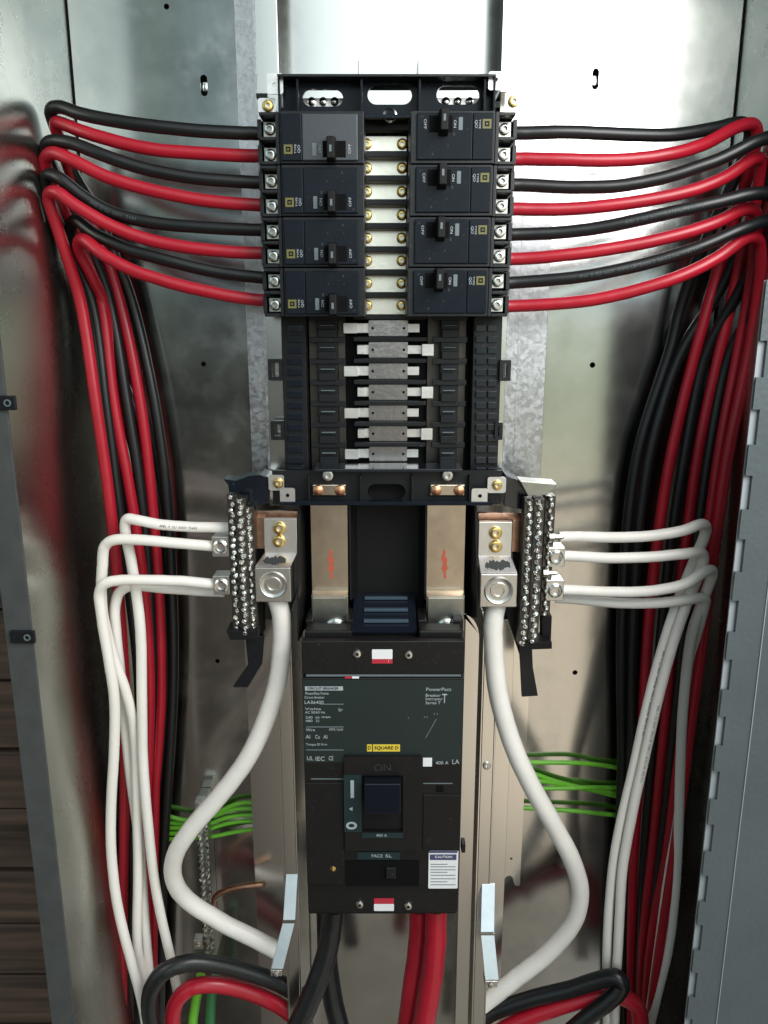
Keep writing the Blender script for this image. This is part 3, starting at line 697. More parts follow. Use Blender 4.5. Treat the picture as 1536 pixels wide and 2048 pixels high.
s1 = MB(); s1.prism(rrect(xp(748, 1812, YS), xp(788, 1812, YS), zp(1822, YS), zp(1808, YS), .0008), YS, YS+.0003); w1 = s1.build('warning_sticker', 'paper', mbk)
MB().pbox(748, 1797, 788, 1808, YS, YS+.0003).build('sticker_band', 'sred', w1)
def px_text(name, items, m, parent, Y):
    mb = MB()
    for s, px, py, hp, wp in items:
        c = P(px, py, Y); k = (Y+D0)/F/((1024-py)/F*ST+CT)
        vs, fs = text_mb(s, (c.x, Y, c.z), hp*k*1.05, width=(wp*k if wp else None)); mb.add(vs, fs)
    return mb.build(name, m, parent)
px_text('sticker_symbol', [('!', 777, 1322.5, 5, None)], 'paper', w1, YS-.0003)
YL = YM-.0006
MB().pbox(610, 1373, 686, 1381, YL, YL+.0002).build('label_header', 'ink', fc)
px_text('header_lettering', [('CIRCUIT BREAKER', 646, 1377, 5, 62)], 'hole', fc, YL-.0003)
px_text('spec_lettering', [('PowerPact Frame', 634, 1387, 6, 46), ('Circuit Breaker', 629, 1395, 5, 40), ('LA36400', 628, 1405, 7, 38),
    ('Volts', 626, 1418, 5, 32), ('AC 50/60 Hz', 630, 1425, 5, 40), ('Ir', 681, 1420, 7, 8), ('240', 618, 1435, 5, 14), ('kA', 635, 1435, 5, 8), ('480', 618, 1442, 5, 14), ('22', 635, 1442, 5, 7),
    ('max', 652, 1434, 5, 18), ('Wire', 621, 1460, 6, 18), ('AWG / kcmil', 672, 1459, 6, 28), ('Al', 616, 1474, 8, 9), ('Cu', 635, 1474, 8, 9), ('Al', 651, 1474, 8, 8),
    ('Torque 50 N m', 633, 1489, 5, 42), ('UL', 620, 1517, 9, 12), ('IEC', 640, 1518, 9, 18), ('CE', 662, 1517, 9, 9)], 'ink', fc, YL)
ln = MB()
for py, a in ((1408.5, 640), (1454, 612), (1500, 612)): ln.pbox(a, py-.9, 687, py+.9, YL, YL+.0002)
ln.build_each('label_rule', 'inkd', fc)
px_text('series_lettering', [('PowerPact', 877, 1379, 7, 50), ('Breaker', 866, 1391, 6, 30), ('Interrupteur', 868, 1398, 6, 34), ('Series T', 866, 1406, 6, 30), ('T', 889, 1398, 20, 10)], 'ink', fc, YL)
yl = MB().pbox(734, 1489, 757-13, 1503, YL, YL+.0002).pbox(746, 1489, 800, 1503, YL, YL+.0002).build('brand_label', 'yellow', fc)
px_text('brand_lettering', [('SQUARE D', 773, 1496, 7, 48), ('D', 739, 1496, 8, 6)], 'hole', yl, YL-.0003)
MB().pbox(846, 1516, 864, 1533, YL-.0002, YL+.0002).build('blank_patch', 'paper', fc)
px_text('rating_lettering', [('400 A', 884, 1526, 7, 26), ('LA', 911, 1524, 10, 14)], 'ink', fc, YL)
sc_ = MB(); 
for (a, b2, c2, d2) in ((851, 1476, 873, 1438), (816, 1434, 818, 1437), (848, 1436, 850, 1433), (853, 1433, 855, 1436), (868, 1430, 869, 1426), (875, 1430, 874, 1426)):
    A, B = P(a, b2, YL), P(c2, d2, YL); nn = (B-A).cross(Vector((0, 1, 0))).normalized()*.0003; sc_.slab([A-nn, A+nn, B+nn, B-nn], (0, .0002, 0))
sc_.build('scratch', 'inkd', fc)
# raised escutcheon with I / O panel and the big toggle
es = MB(); Ye = YM-.004
xi0, xi1 = xp(724, 1600, Ye), xp(806, 1600, Ye)
curve_mesh('escutcheon', rrect(xp(689, 1600, Ye), xp(843, 1600, Ye), zp(1702, Ye), zp(1514, Ye), .0015), [rrect(xi0, xi1, zp(1664, Ye), zp(1551, Ye), .0005)], Ye, YM-.0005, 'mbody', mbk, bevel=0.0006)
MB().box(xi0+.0002, xi1-.0002, YM-.0012, YM-.0006, zp(1663, Ye), zp(1552, Ye)).build('toggle_well', 'blkm', mbk)
tp = MB().pbox(688, 1550, 723, 1664, Ye-.0006, Ye-.0001).build('position_panel', 'teal', mbk)
MB().pbox(701, 1561, 708, 1596, Ye-.001, Ye-.0007).build('on_bar', 'ink', tp)
c = P(703, 1650, Ye); mb = MB(); rp = [( .0046*math.cos(2*math.pi*i/24), .0036*math.sin(2*math.pi*i/24)) for i in range(24)]
curve_mesh('off_ring', [(c.x+a, c.z+b2) for a, b2 in rp], [[(c.x+a*.55, c.z+b2*.5) for a, b2 in rp]], Ye-.001, Ye-.0007, 'ink', tp)
MB().pprism([(698, 1618), (705, 1614), (705, 1622)], Ye-.001, Ye-.0007).build('trip_arrow', 'ink', tp)
tg = MB(); a, b2 = xi0+.0012, xi1-.0012; zt_, zb_ = zp(1554, Ye), zp(1607, Ye)
tg.add([(a, YM-.002, zb_-.003), (b2, YM-.002, zb_-.003), (b2, YM-.002, zt_), (a, YM-.002, zt_),
        (a+.001, YM-.020, zb_+.001), (b2-.001, YM-.020, zb_+.001), (b2-.001, YM-.014, zt_+.000), (a+.001, YM-.014, zt_+.000)],
       [(0, 1, 2, 3), (7, 6, 5, 4), (0, 4, 5, 1), (3, 2, 6, 7), (0, 3, 7, 4), (1, 5, 6, 2)])
tgo = tg.build('toggle', 'togg', mbk, bevel=0.0008)
px_text('embossed_lettering', [('ON', 765, 1536, 15, 34)], 'blkg', mbk, Ye-.0003)
MB().pbox(724, 1666, 806, 1676, Ye-.0004, Ye-.0001).build('rating_strip', 'teal', mbk)
px_text('ampere_lettering', [('400 A', 763, 1671, 6, 22)], 'ink', mbk, Ye-.0007)
MB().pbox(715, 1704, 800, 1719, Ye-.0004+.0035, YM-.0002).build('adjust_strip', 'teal', mbk)
px_text('adjust_lettering', [('FACE', 754, 1712, 7, 22), ('SL', 777, 1712, 7, 13)], 'ink', mbk, YM-.0012)
MB().pbox(691, 1722, 838, 1772, YM-.0008, YM-.0003).build('adjust_window', 'hole', mbk)
MB().pbox(772, 1736, 792, 1758, YM-.0030, YM-.0009).build('adjust_dial', 'blk', mbk, bevel=0.0006)
for s_, px in ((0, 666),):
    c = P(px, 1736, YM); mb = MB(); mb.lathe((c.x, YM-.0001, c.z), [(.0034, 0), (.0032, -.001), (.0018, -.0012), (.0014, -.0022), (.0003, -.0026)]); mb.build('test_button', 'brass', mbk)
xq0, xq1 = xp(857, 1740, YL), xp(916, 1740, YL)
ws = MB(); ws.prism(rrect(xq0, xq1, zp(1777, YL), zp(1702, YL), .001), YL, YL+.0004); ws = ws.build('caution_sticker', 'paper', mbk)
MB().pbox(858, 1702, 915, 1706, YL-.0003, YL-.0001).build('sticker_edge', 'navy', ws)
hd_ = MB().pbox(860, 1709, 913, 1720, YL-.0003, YL-.0001).build('sticker_header', 'navy', ws)
px_text('sticker_title', [('CAUTION', 887, 1714, 5, 34)], 'paper', hd_, YL-.0005)
tl = MB()
for i, py in enumerate((1728, 1733, 1739, 1744, 1750, 1757, 1763, 1769)):
    tl.pbox(861, py, 861+(50 if i % 3 else 34), py+1.3, YL-.0002, YL-.0001)
tl.build('fine_print', 'inkd', ws)
MB().pbox(923, 1688, 931, 1706, YM+.003, YM+.012).build('side_latch', 'mbody', mbk, bevel=0.0006)
sl = MB(); sl.pbox(622, 1557, 688, 1559, YM-.0003, YM-.0001); sl.pbox(846, 1566, 905, 1568, YM-.0003, YM-.0001); sl.build_each('cover_groove', 'inkd', fc)
MB().pbox(872, 1572, 887, 1584, YM-.0004, YM-.0001).build('latch_hole', 'hole', fc)
MB().pbox(612, 1566, 688, 1769, YM-.0012, YM-.0002).build('cover_pad', 'mbody', fc, bevel=0.0006)
MB().pbox(846, 1590, 920, 1700, YM-.0010, YM-.0002).build('cover_pad', 'mbody', fc, bevel=0.0006)

# ------------------------------------------------------------------ NEUTRAL LUGS
def big_lug(px0, px1, bx0_, bx1_, py0, py1, py2, py3, scx, screws, mark, label):
    YA, YC = .092, .078
    th = thing('neutral_lug', P((bx0_+bx1_)/2, py3, YC), label, 'cable lug', 'large aluminium neutral lugs')
    x0, x1 = xp(px0, (py0+py1)/2, YA), xp(px1, (py0+py1)/2, YA); w0, w1 = xp(bx0_, (py2+py3)/2, YC), xp(bx1_, (py2+py3)/2, YC)
    g = MB()
    L = [((x0, x1), YA, zp(py0, YA)), ((x0, x1), YA, zp(py1, YA)), ((w0, w1), YC, zp(py2, YC))]
    for i in range(2):
        (a, ya, za), (c_, yc, zc) = L[i], L[i+1]
        g.add([(a[0], ya, za), (a[1], ya, za), (c_[1], yc, zc), (c_[0], yc, zc), (a[0], ya+.005, za), (a[1], ya+.005, za), (c_[1], yc+.01, zc), (c_[0], yc+.01, zc)],
              [(0, 1, 2, 3), (7, 6, 5, 4), (0, 4, 5, 1), (3, 2, 6, 7), (0, 3, 7, 4), (1, 5, 6, 2)])
    tg_ = g.build('tongue', 'plate', th, bevel=0.0005)
    blkm_ = MB().box(w0, w1, YC-.0006, YC+.026, zp(py3, YC), zp(py2, YC)-.0003).build('lug_body', 'alum', th, bevel=0.0009)
    c = P((bx0_+bx1_)/2, (py2+py3)/2, YC)
    mb = MB(); rr0 = (w1-w0)*.36; y_ = YC-.0007
    mb.lathe((c.x, y_, c.z), [(rr0*1.12, 0), (rr0*1.02, -.0012), (rr0*.86, -.0002), (rr0*.66, -.0002), (rr0*.62, -.0016), (rr0*.42, -.0016), (rr0*.36, .002), (.0001, .002)], 28, cap=False)
    mb.build('clamp_screw', 'alum', blkm_)
    for sx_, sy_ in screws:
        c = P(sx_, sy_, YA); mb = MB(); screw(mb, (c.x, YA, c.z), .0054, .0034, .45); mb.build('tongue_screw', 'brass', tg_)
    # marker scribble on the sloped part
    mk = MB(); cxp, cyp, wpx = mark
    zt_ = zp(py1, YA); zb_ = zp(py2, YC); top = []; bot = []
    for i in range(22):
        e = math.sin(math.pi*(i+.6)/22.2)**.5; xx = xp(cxp-wpx/2+wpx*i/21, cyp, .085)
        for L_, q in ((top, .55-.30*e+.10*random.uniform(-1, 1)), (bot, .55+.22*e+.09*random.uniform(-1, 1))):
            L_.append((xx, YA+(YC-YA)*q-.0005, zt_+(zb_-zt_)*q))
    for i in range(21): mk.slab([top[i], top[i+1], bot[i+1], bot[i]], (0, .0003, 0))
    mk.build('marker_scribble', 'markr', tg_)
big_lug(528, 594, 511, 582, 1037, 1106, 1134, 1204, 0, ((559, 1056), (558, 1082)), (549, 1120, 46), 'aluminium neutral lug with two brass screws, clamping the left thick white cable')
big_lug(957, 1024, 960, 1034, 1044, 1112, 1147, 1214, 0, ((991, 1065), (991, 1092)), (995, 1127, 50), 'aluminium neutral lug with two brass screws, clamping the right thick white cable')

# ------------------------------------------------------------------ NEUTRAL BARS
def neutral_bar(cols, npy, label, lugs, brk, tail, coppers, extra):
    th = thing('neutral_bar', P(cols[0][0], cols[0][3], .10), label, 'terminal bar', 'neutral terminal bars packed with screws')
    tmpl = None; k = 0
    for (pxt, pyt, pxb, pyb, Y) in cols:
        A, B = P(pxt, pyt, Y), P(pxt, pyb, Y); B.x = A.x
        MB().box(A.x-.0042, A.x+.0042, Y+.001, Y+.014, B.z, A.z).build('bar', 'lugb', th, bevel=0.0005)  # dark bar colour stands in for shadow between the screws
        n_ = int(round(abs(A.z-B.z)/.0050))
        for i in range(n_):
            z_ = A.z+(B.z-A.z)*(i+.5)/n_+(.0006*random.uniform(-1, 1)); x_ = A.x+.0007*(1 if i % 2 else -1)+.0003*random.uniform(-1, 1)
            if tmpl is None:
                mb = MB(); mb.lathe((0, 0, 0), [(.0024, .002), (.0024, 0), (.0022, -.0012), (.0015, -.0020), (.0009, -.0021), (.0008, -.0010), (.0001, -.0010)], 14, cap=False)
                me_o = mb.build('screw', 'steel', th); me_o.location = Vector((x_, Y, z_))-wloc(th); 
                # mesh is stored relative to the parent; shift it back to its own origin
                off = wloc(th)
                for v in me_o.data.vertices: v.co += off
                tmpl = me_o
            else:
                o = tmpl.copy(); COL.objects.link(o); o.parent = th; o.location = Vector((x_, Y-.0008*random.random(), z_))-wloc(th)
            (o if k else tmpl).rotation_euler = (random.uniform(-.3, .3), random.uniform(0, 3.1), random.uniform(-.3, .3)); k += 1
    for px0, py0, px1, py1, Y in lugs:
        lb = MB().pbox(px0, py0, px1, py1, Y, Y+.016).build('lug_block', 'alum', th, bevel=0.0008)
        c = P((px0+px1)/2, (py0+py1)/2, Y); mb = MB(); mb.lathe((c.x, Y, c.z), [(.0062, 0), (.006, -.0012), (.0046, -.0022), (.0032, -.002), (.0028, .002), (.0001, .002)], 24, cap=False); mb.build('set_screw', 'steel', lb)
    for pts, Yf, Yb_, m_ in brk: MB().pprism(pts, Yf, Yb_).build('end_bracket', m_, th, bevel=0.0005)
    for pts, Yf in tail: MB().pprism(pts, Yf, Yf+.004).build('plastic_tail', 'blk', th, bevel=0.0005)
    for a in coppers: MB().pbox(*a).build('copper_link', 'copper', th, bevel=0.0005)
    for pts, Yf, Yb_ in extra: MB().pprism(pts, Yf, Yb_).build('bar_support', 'blkm', th, bevel=0.0005)
neutral_bar([(463, 988, 463, 1262, .084), (480, 996, 480, 1272, .080), (496, 1014, 496, 1276, .086)], 0,
    'neutral bar with dense silver screws left of the main breaker', [(424, 1074, 458, 1114, .088), (426, 1152, 460, 1190, .088)],
    [([(446, 958), (470, 962), (498, 952), (520, 950), (500, 972), (474, 986), (458, 984), (456, 970)], .080, .098, 'face'),
     ([(474, 986), (520, 950), (540, 955), (540, 1005), (512, 1012), (490, 1000)], .098, .125, 'blkg')],
    [([(490, 1272), (528, 1272), (524, 1328), (496, 1375), (465, 1375), (496, 1330)], .096)],
    [(499, 1034, 530, 1098, .100, .104), (503, 1022, 596, 1036, .104, .108)],
    [([(452, 1262), (512, 1262), (512, 1280), (460, 1280)], .078, .10), ([(505, 1096), (526, 1096), (526, 1270), (505, 1270)], .104, .12)])
neutral_bar([(1060, 1000, 1052, 1292, .080), (1080, 998, 1074, 1288, .078), (1102, 992, 1098, 1232, .090)], 0,
    'neutral bar with dense silver screws right of the main breaker', [(1094, 1095, 1130, 1134, .088), (1092, 1160, 1128, 1202, .088)],
    [([(1040, 962), (1084, 966), (1114, 968), (1110, 976), (1094, 990), (1056, 992)], .078, .098, 'lugp'),
     ([(1012, 950), (1040, 962), (1056, 992), (1050, 1020), (1008, 1012)], .098, .125, 'blkg')],
    [([(1038, 1290), (1064, 1290), (1066, 1335), (1076, 1392), (1044, 1394), (1041, 1332)], .096)],
    [(1024, 1040, 1054, 1104, .100, .104), (956, 1026, 1054, 1040, .104, .108)],
    [([(1046, 1286), (1104, 1284), (1104, 1298), (1048, 1300)], .078, .10), ([(1030, 1104), (1044, 1104), (1046, 1300), (1036, 1300)], .104, .12), ([(1084, 1232), (1104, 1232), (1102, 1285), (1084, 1285)], .092, .104),
     ([(1008, 1215), (1040, 1215), (1044, 1325)], .098, .101)])
for i, (px, py) in enumerate(((1108, 1074), (1096, 1146))):
    c = P(px, py, .086); mb = MB(); mb.lathe((c.x, .086, c.z), [(.0022, -.004), (.0034, -.004), (.0034, 0), (.0022, .0005), (.0022, .005), (.0012, .008)], 6, axis='x')
    tag(mb.build('bar_bolt', 'lugp'), ['grey bolt pointing at the topmost right white wire', 'grey bolt between the two right lug blocks'][i], 'bolt')

# ------------------------------------------------------------------ CABLES
def cable(name, pts, r, m, label, cat, group, sub=8):
    mb = MB(); mb.tube([P(*p) for p in pts], r, 18, sub)
    line = [sum(mb.v[i:i+18], Vector())/18 for i in range(0, len(mb.v), 18)]
    o = tag(mb.build(name, m, None, loc=P(*pts[0]), sharp=60), label, cat, group)
    for (key, start, s_, h, mk) in PRINT:
        if key == label: lettering(o, line, r, start, s_, h, mk)
    return o
def lettering(o, line, r, start, s_, h, mk):
    "small printing that follows a cable, wrapped on the side facing out of the cabinet"
    d = [0.0]
    for a, b_ in zip(line, line[1:]): d.append(d[-1]+(b_-a).length)
    sgn = 1 if line[min(30, len(line)-1)].x > line[0].x or abs(line[10].x-line[0].x) < .01 else -1
    out = MB(); L0 = start+len(s_)*h*.75*(1 if sgn < 0 else 0)
    for i, ch in enumerate(s_):
        if ch == ' ': continue
        q = L0+sgn*i*h*.75; k = max(j for j in range(len(d)-1) if d[j] <= q) if q > 0 else 0
        p = line[k].lerp(line[k+1], (q-d[k])/(d[k+1]-d[k])); tdir = (line[k+1]-line[k]).normalized()*sgn
        n_ = Vector((0, -1, 0)); n_ = (n_-tdir*n_.dot(tdir)).normalized(); up = tdir.cross(n_)*-1
        if abs(tdir.x) > .5 and up.z < 0: up = -up
        vs, fs = text_mb(ch, (0, 0, 0), h)
        out.add([p+tdir*v.x+up*(v.z)+n_*(math.sqrt(max(r*r-v.z*v.z, 0))+.00012) for v in vs], fs)
    if out.v: out.build('printed_lettering', mk, o)
PRINT = [
 ('black branch cable third down on the left, printed along its length', .10, 'AWG 2 CU 600V THHN', .0026, 'inkd'),
 ('black branch cable third down on the right, printed along its length', .09, 'AWG 2 CU 600V THHN OR THWN-2', .0026, 'inkd'),
 ('black branch cable lowest on the right, printed in grey', .06, 'AWG 2 CU 600V THHN OR THWN-2 GASOLINE AND OIL', .0026, 'inkd'),
 ('white neutral wire topmost on the left, bending down outermost right', .03, 'AWG 4 CU 600V THHN', .0022, 'inkd'),
 ('white neutral wire topmost on the right', .24, 'AWG 4 CU 600V THHN OR THWN-2 GASOLINE AND OIL RES', .0022, 'inkd'),
 ('white neutral wire second on the right, into the upper lug block', .26, 'AWG 4 CU 600V THHN OR THWN-2 GASOLINE AND OIL', .0022, 'inkd'),
]
RB = .0047
rowsL = (600, 800, 1000, 1200, 1400, 1700, 2050, 2300)
def strand(xs, Y, ys=rowsL):
    xs = list(xs); xs.append(xs[-1]-(-4)) if len(xs) < len(ys) else None
    return [(x, y, Yk) for x, y, Yk in zip(xs, ys, (Y if isinstance(Y, (list, tuple)) else [Y]*len(ys)))]
GL = 'branch cables on the left of the breakers'
left = [
 ('black', [(540, 268, .093), (512, 267, .093), (400, 262, .090), (250, 245, .088), (160, 227, .092), (118, 214, .098), (101, 222, .104), (112, 258, .112), (142, 335, .125), (190, 420, .142), (228, 510, .150)], strand((263, 308, 335, 345, 346, 328, 320), .158), 'black branch cable topmost on the left, from the first breaker'),
 ('red', [(540, 312, .093), (512, 312, .093), (400, 307, .092), (290, 296, .090), (180, 268, .092), (132, 250, .098), (112, 246, .104), (118, 275, .112), (138, 335, .124), (170, 410, .138), (205, 500, .146)], strand((239, 280, 304, 318, 322, 300, 290), .150), 'red branch cable topmost on the left, from the first breaker'),
 ('black', [(540, 366, .093), (512, 365, .093), (400, 357, .090), (300, 340, .088), (210, 312, .086), (155, 290, .088), (112, 281, .092), (92, 292, .10), (110, 350, .112), (150, 440, .128), (190, 520, .138)], strand((219, 253, 284, 300, 305, 285, 280), .145), 'black branch cable second down on the left'),
 ('red', [(540, 411, .093), (512, 410, .093), (400, 400, .090), (300, 380, .088), (210, 352, .086), (140, 318, .086), (105, 306, .090), (90, 322, .098), (112, 390, .110), (150, 470, .126), (180, 540, .132)], strand((202, 226, 263, 290, 300, 290, 300), .138), 'red branch cable second down on the left'),
 ('black', [(545, 461, .093), (516, 460, .093), (400, 454, .092), (300, 444, .092), (220, 424, .092), (165, 392, .090), (120, 356, .088), (94, 352, .094), (100, 400, .104), (130, 480, .118)], strand((182, 210, 236, 262, 280, 262, 262), .134), 'black branch cable third down on the left, printed along its length'),
 ('red', [(545, 506, .093), (516, 506, .093), (400, 498, .090), (300, 480, .088), (215, 448, .085), (150, 410, .083), (112, 384, .084), (97, 392, .090), (110, 440, .098), (136, 520, .108)], strand((160, 191, 219, 238, 250, 248, 245), .118), 'red branch cable third down on the left'),
 ('black', [(548, 556, .093), (520, 555, .093), (430, 543, .092), (330, 520, .090), (250, 496, .092), (190, 468, .096), (150, 440, .104), (140, 470, .116), (160, 540, .130)], strand((186, 222, 250, 274, 290, 285, 282), .150), 'black branch cable lowest on the left'),
 ('red', [(548, 600, .093), (520, 600, .093), (430, 586, .090), (340, 565, .088), (260, 538, .087), (205, 508, .088), (165, 478, .094), (158, 500, .108), (185, 555, .125)], strand((205, 245, 290, 306, 312, 308, 306), [.138, .150, .150, .150, .150, .150, .150, .150]), 'red branch cable lowest on the left, entering the bottom breaker'),
]
for m_, a, b2, lab in left: cable('branch_cable', a+b2, RB, m_, lab, 'cable', GL)
GR = 'branch cables on the right of the breakers'
rowsR = (700, 900, 1100, 1300, 1500, 1700, 1900, 2060, 2300)
right = [
 ('black', [(1005, 268, .093), (1045, 266, .093), (1130, 264, .092), (1230, 268, .094), (1340, 270, .100), (1430, 256, .108), (1486, 246, .116), (1500, 262, .122), (1484, 320, .128), (1440, 420, .140), (1395, 520, .150), (1362, 610, .158)], (1340, 1277, 1250, 1242, 1244, 1238, 1230, 1228, 1226), .160, 'black branch cable topmost on the right, curling behind a red one'),
 ('red', [(1005, 318, .093), (1040, 318, .093), (1130, 319, .090), (1240, 320, .088), (1330, 310, .090), (1410, 288, .098), (1470, 256, .108), (1506, 248, .114), (1514, 268, .118), (1500, 330, .126), (1470, 440, .138), (1430, 560, .146)], (1392, 1344, 1312, 1293, 1283, 1268, 1262, 1262, 1262), .148, 'red branch cable topmost on the right, curling over a black one'),
 ('black', [(1005, 370, .093), (1040, 370, .093), (1140, 374, .090), (1240, 371, .086), (1340, 352, .082), (1440, 318, .078), (1520, 280, .078), (1552, 276, .084), (1545, 340, .100), (1500, 450, .124), (1435, 590, .146)], (1364, 1301, 1273, 1265, 1262, 1255, 1246, 1246, 1246), .154, 'black branch cable second down on the right'),
 ('red', [(1005, 417, .093), (1035, 418, .093), (1140, 418, .090), (1250, 407, .086), (1370, 385, .084), (1450, 355, .086), (1505, 318, .092), (1522, 322, .100), (1512, 400, .112), (1482, 520, .128), (1460, 620, .136)], (1440, 1398, 1370, 1345, 1325, 1305, 1285, 1280, 1275), .138, 'red branch cable second down on the right'),
 ('black', [(1005, 469, .093), (1035, 469, .093), (1140, 464, .088), (1230, 450, .082), (1330, 428, .076), (1430, 406, .072), (1520, 386, .072), (1550, 398, .080), (1535, 470, .100), (1480, 580, .128)], (1415, 1372, 1340, 1320, 1305, 1290, 1280, 1275, 1270), .144, 'black branch cable third down on the right, printed along its length'),
 ('red', [(1005, 518, .093), (1030, 518, .093), (1130, 510, .088), (1230, 496, .084), (1340, 474, .080), (1430, 446, .080), (1490, 418, .086), (1512, 428, .094), (1510, 500, .108), (1497, 600, .118)], (1478, 1440, 1412, 1388, 1360, 1335, 1300, 1290, 1285), .124, 'red branch cable third down on the right'),
 ('black', [(1000, 566, .093), (1030, 565, .093), (1120, 558, .088), (1200, 547, .083), (1300, 525, .078), (1400, 494, .073), (1490, 456, .072), (1535, 444, .078), (1540, 500, .092), (1515, 610, .112)], (1462, 1420, 1392, 1365, 1345, 1322, 1300, 1290, 1280), .132, 'black branch cable lowest on the right, printed in grey'),
 ('red', [(1000, 612, .093), (1030, 612, .093), (1120, 607, .088), (1200, 597, .083), (1280, 578, .078), (1370, 548, .074), (1440, 512, .074), (1495, 474, .080), (1520, 486, .090), (1520, 560, .100), (1512, 620, .106)], (1500, 1458, 1428, 1402, 1375, 1350, 1320, 1300, 1290), .110, 'red branch cable lowest on the right, entering the bottom breaker'),
]
for m_, a, xs, Y, lab in right: cable('branch_cable', a+strand(xs, Y, rowsR), RB, m_, lab, 'cable', GR)
# feed cables that drop behind the branch bundle
cable('branch_cable', [(180, 640, .168), (262, 800, .168), (308, 1000, .168), (328, 1200, .168), (334, 1400, .168), (310, 1700, .168), (300, 2060, .168), (300, 2300, .168)], RB, 'black', 'black cable at the back of the left bundle, flat against the cabinet', 'cable', GL)

GW = 'thin white neutral wires'; RW = .0044
whites = [
 ([(470, 1056, .098), (440, 1055, .098), (380, 1054, .096), (320, 1049, .092), (275, 1040, .090), (254, 1038, .092), (250, 1058, .095), (260, 1110, .098), (272, 1180, .098), (281, 1260, .096), (284, 1400, .094), (286, 1520, .094), (296, 1650, .094), (312, 1780, .098), (342, 1920, .104), (358, 2000, .12)], 'white neutral wire topmost on the left, bending down outermost right'),
 ([(440, 1092, .094), (424, 1092, .094), (350, 1086, .088), (280, 1080, .084), (228, 1080, .084), (210, 1092, .086), (205, 1130, .088), (203, 1175, .090), (206, 1230, .090), (226, 1310, .090), (252, 1385, .092), (268, 1460, .098), (274, 1600, .100), (276, 1750, .100), (275, 1900, .100), (300, 2000, .11), (312, 2100, .12)], 'white neutral wire second on the left, into the upper lug block'),
 ([(442, 1168, .094), (426, 1168, .094), (360, 1162, .088), (290, 1160, .082), (235, 1161, .080), (208, 1168, .080), (199, 1188, .082), (203, 1230, .082), (216, 1310, .082), (229, 1400, .082), (228, 1500, .082), (222, 1620, .082), (224, 1720, .082), (237, 1820, .082), (262, 1920, .084), (285, 2010, .086), (298, 2100, .09)], 'white neutral wire third on the left, into the lower lug block'),
 ([(450, 1184, .106), (400, 1182, .106), (320, 1176, .102), (262, 1172, .100), (238, 1186, .100), (230, 1215, .100), (232, 1260, .100), (240, 1340, .102), (250, 1450, .104), (262, 1560, .106), (280, 1700, .108), (290, 1850, .108), (300, 1960, .108)], 'white neutral wire lowest on the left, hidden behind the third'),
]
for pts, lab in whites: cable('neutral_wire', pts, RW, 'white', lab, 'wire', GW)
whitesR = [
 ([(1118, 1074, .094), (1140, 1073, .094), (1230, 1075, .086), (1310, 1071, .080), (1370, 1060, .078), (1405, 1048, .080), (1412, 1062, .088), (1385, 1130, .096), (1350, 1220, .098), (1318, 1320, .098), (1290, 1430, .098), (1262, 1560, .098), (1234, 1680, .098), (1220, 1790, .098), (1214, 1900, .100), (1214, 1985, .108), (1214, 2100, .12)], 'white neutral wire topmost on the right'),
 ([(1116, 1112, .094), (1132, 1112, .094), (1220, 1116, .086), (1310, 1113, .080), (1372, 1107, .078), (1404, 1106, .082), (1405, 1130, .088), (1380, 1190, .090), (1345, 1290, .090), (1318, 1390, .090), (1290, 1510, .090), (1262, 1640, .090), (1244, 1750, .090), (1238, 1860, .090), (1232, 1970, .096), (1228, 2100, .12)], 'white neutral wire second on the right, into the upper lug block'),
 ([(1114, 1180, .094), (1130, 1180, .094), (1220, 1184, .086), (1300, 1182, .078), (1370, 1168, .074), (1412, 1142, .076), (1424, 1142, .082), (1410, 1190, .092), (1385, 1260, .100), (1372, 1350, .106), (1362, 1480, .108), (1358, 1620, .108), (1352, 1760, .108), (1338, 1890, .108), (1312, 2000, .108), (1290, 2090, .108)], 'white neutral wire third on the right, shaded lower run beside the door edge'),
 ([(1110, 1196, .108), (1140, 1197, .106), (1230, 1206, .098), (1310, 1206, .090), (1370, 1200, .086), (1408, 1196, .088), (1406, 1220, .096), (1388, 1290, .112), (1376, 1400, .120), (1366, 1520, .122), (1348, 1660, .122), (1328, 1780, .122), (1312, 1900, .122), (1302, 2000, .120), (1292, 2090, .120)], 'white neutral wire lowest on the right, sagging under the third'),
]
for pts, lab in whitesR: cable('neutral_wire', pts, RW, 'white', lab, 'wire', GW)
# thick white neutrals
cable('neutral_cable', [(550, 1190, .092), (562, 1225, .092), (564, 1290, .092), (556, 1360, .090), (532, 1440, .086), (490, 1525, .084), (432, 1600, .084), (380, 1660, .086), (350, 1710, .090), (346, 1755, .096), (372, 1798, .104), (440, 1842, .110), (510, 1878, .108), (548, 1898, .104), (566, 1908, .102)], .0080, 'white', 'thick white cable looping left from its lug to the left zinc strap', 'cable', 'thick white neutral cables')
cable('neutral_cable', [(994, 1200, .092), (988, 1235, .092), (988, 1300, .092), (998, 1390, .088), (1022, 1480, .084), (1062, 1570, .082), (1108, 1650, .084), (1144, 1720, .088), (1160, 1785, .094), (1146, 1845, .100), (1096, 1905, .106), (1030, 1958, .110), (980, 2000, .112), (950, 2050, .115), (930, 2120, .12)], .0082, 'white', 'thick white cable looping right from its lug to the right zinc strap', 'cable', 'thick white neutral cables')
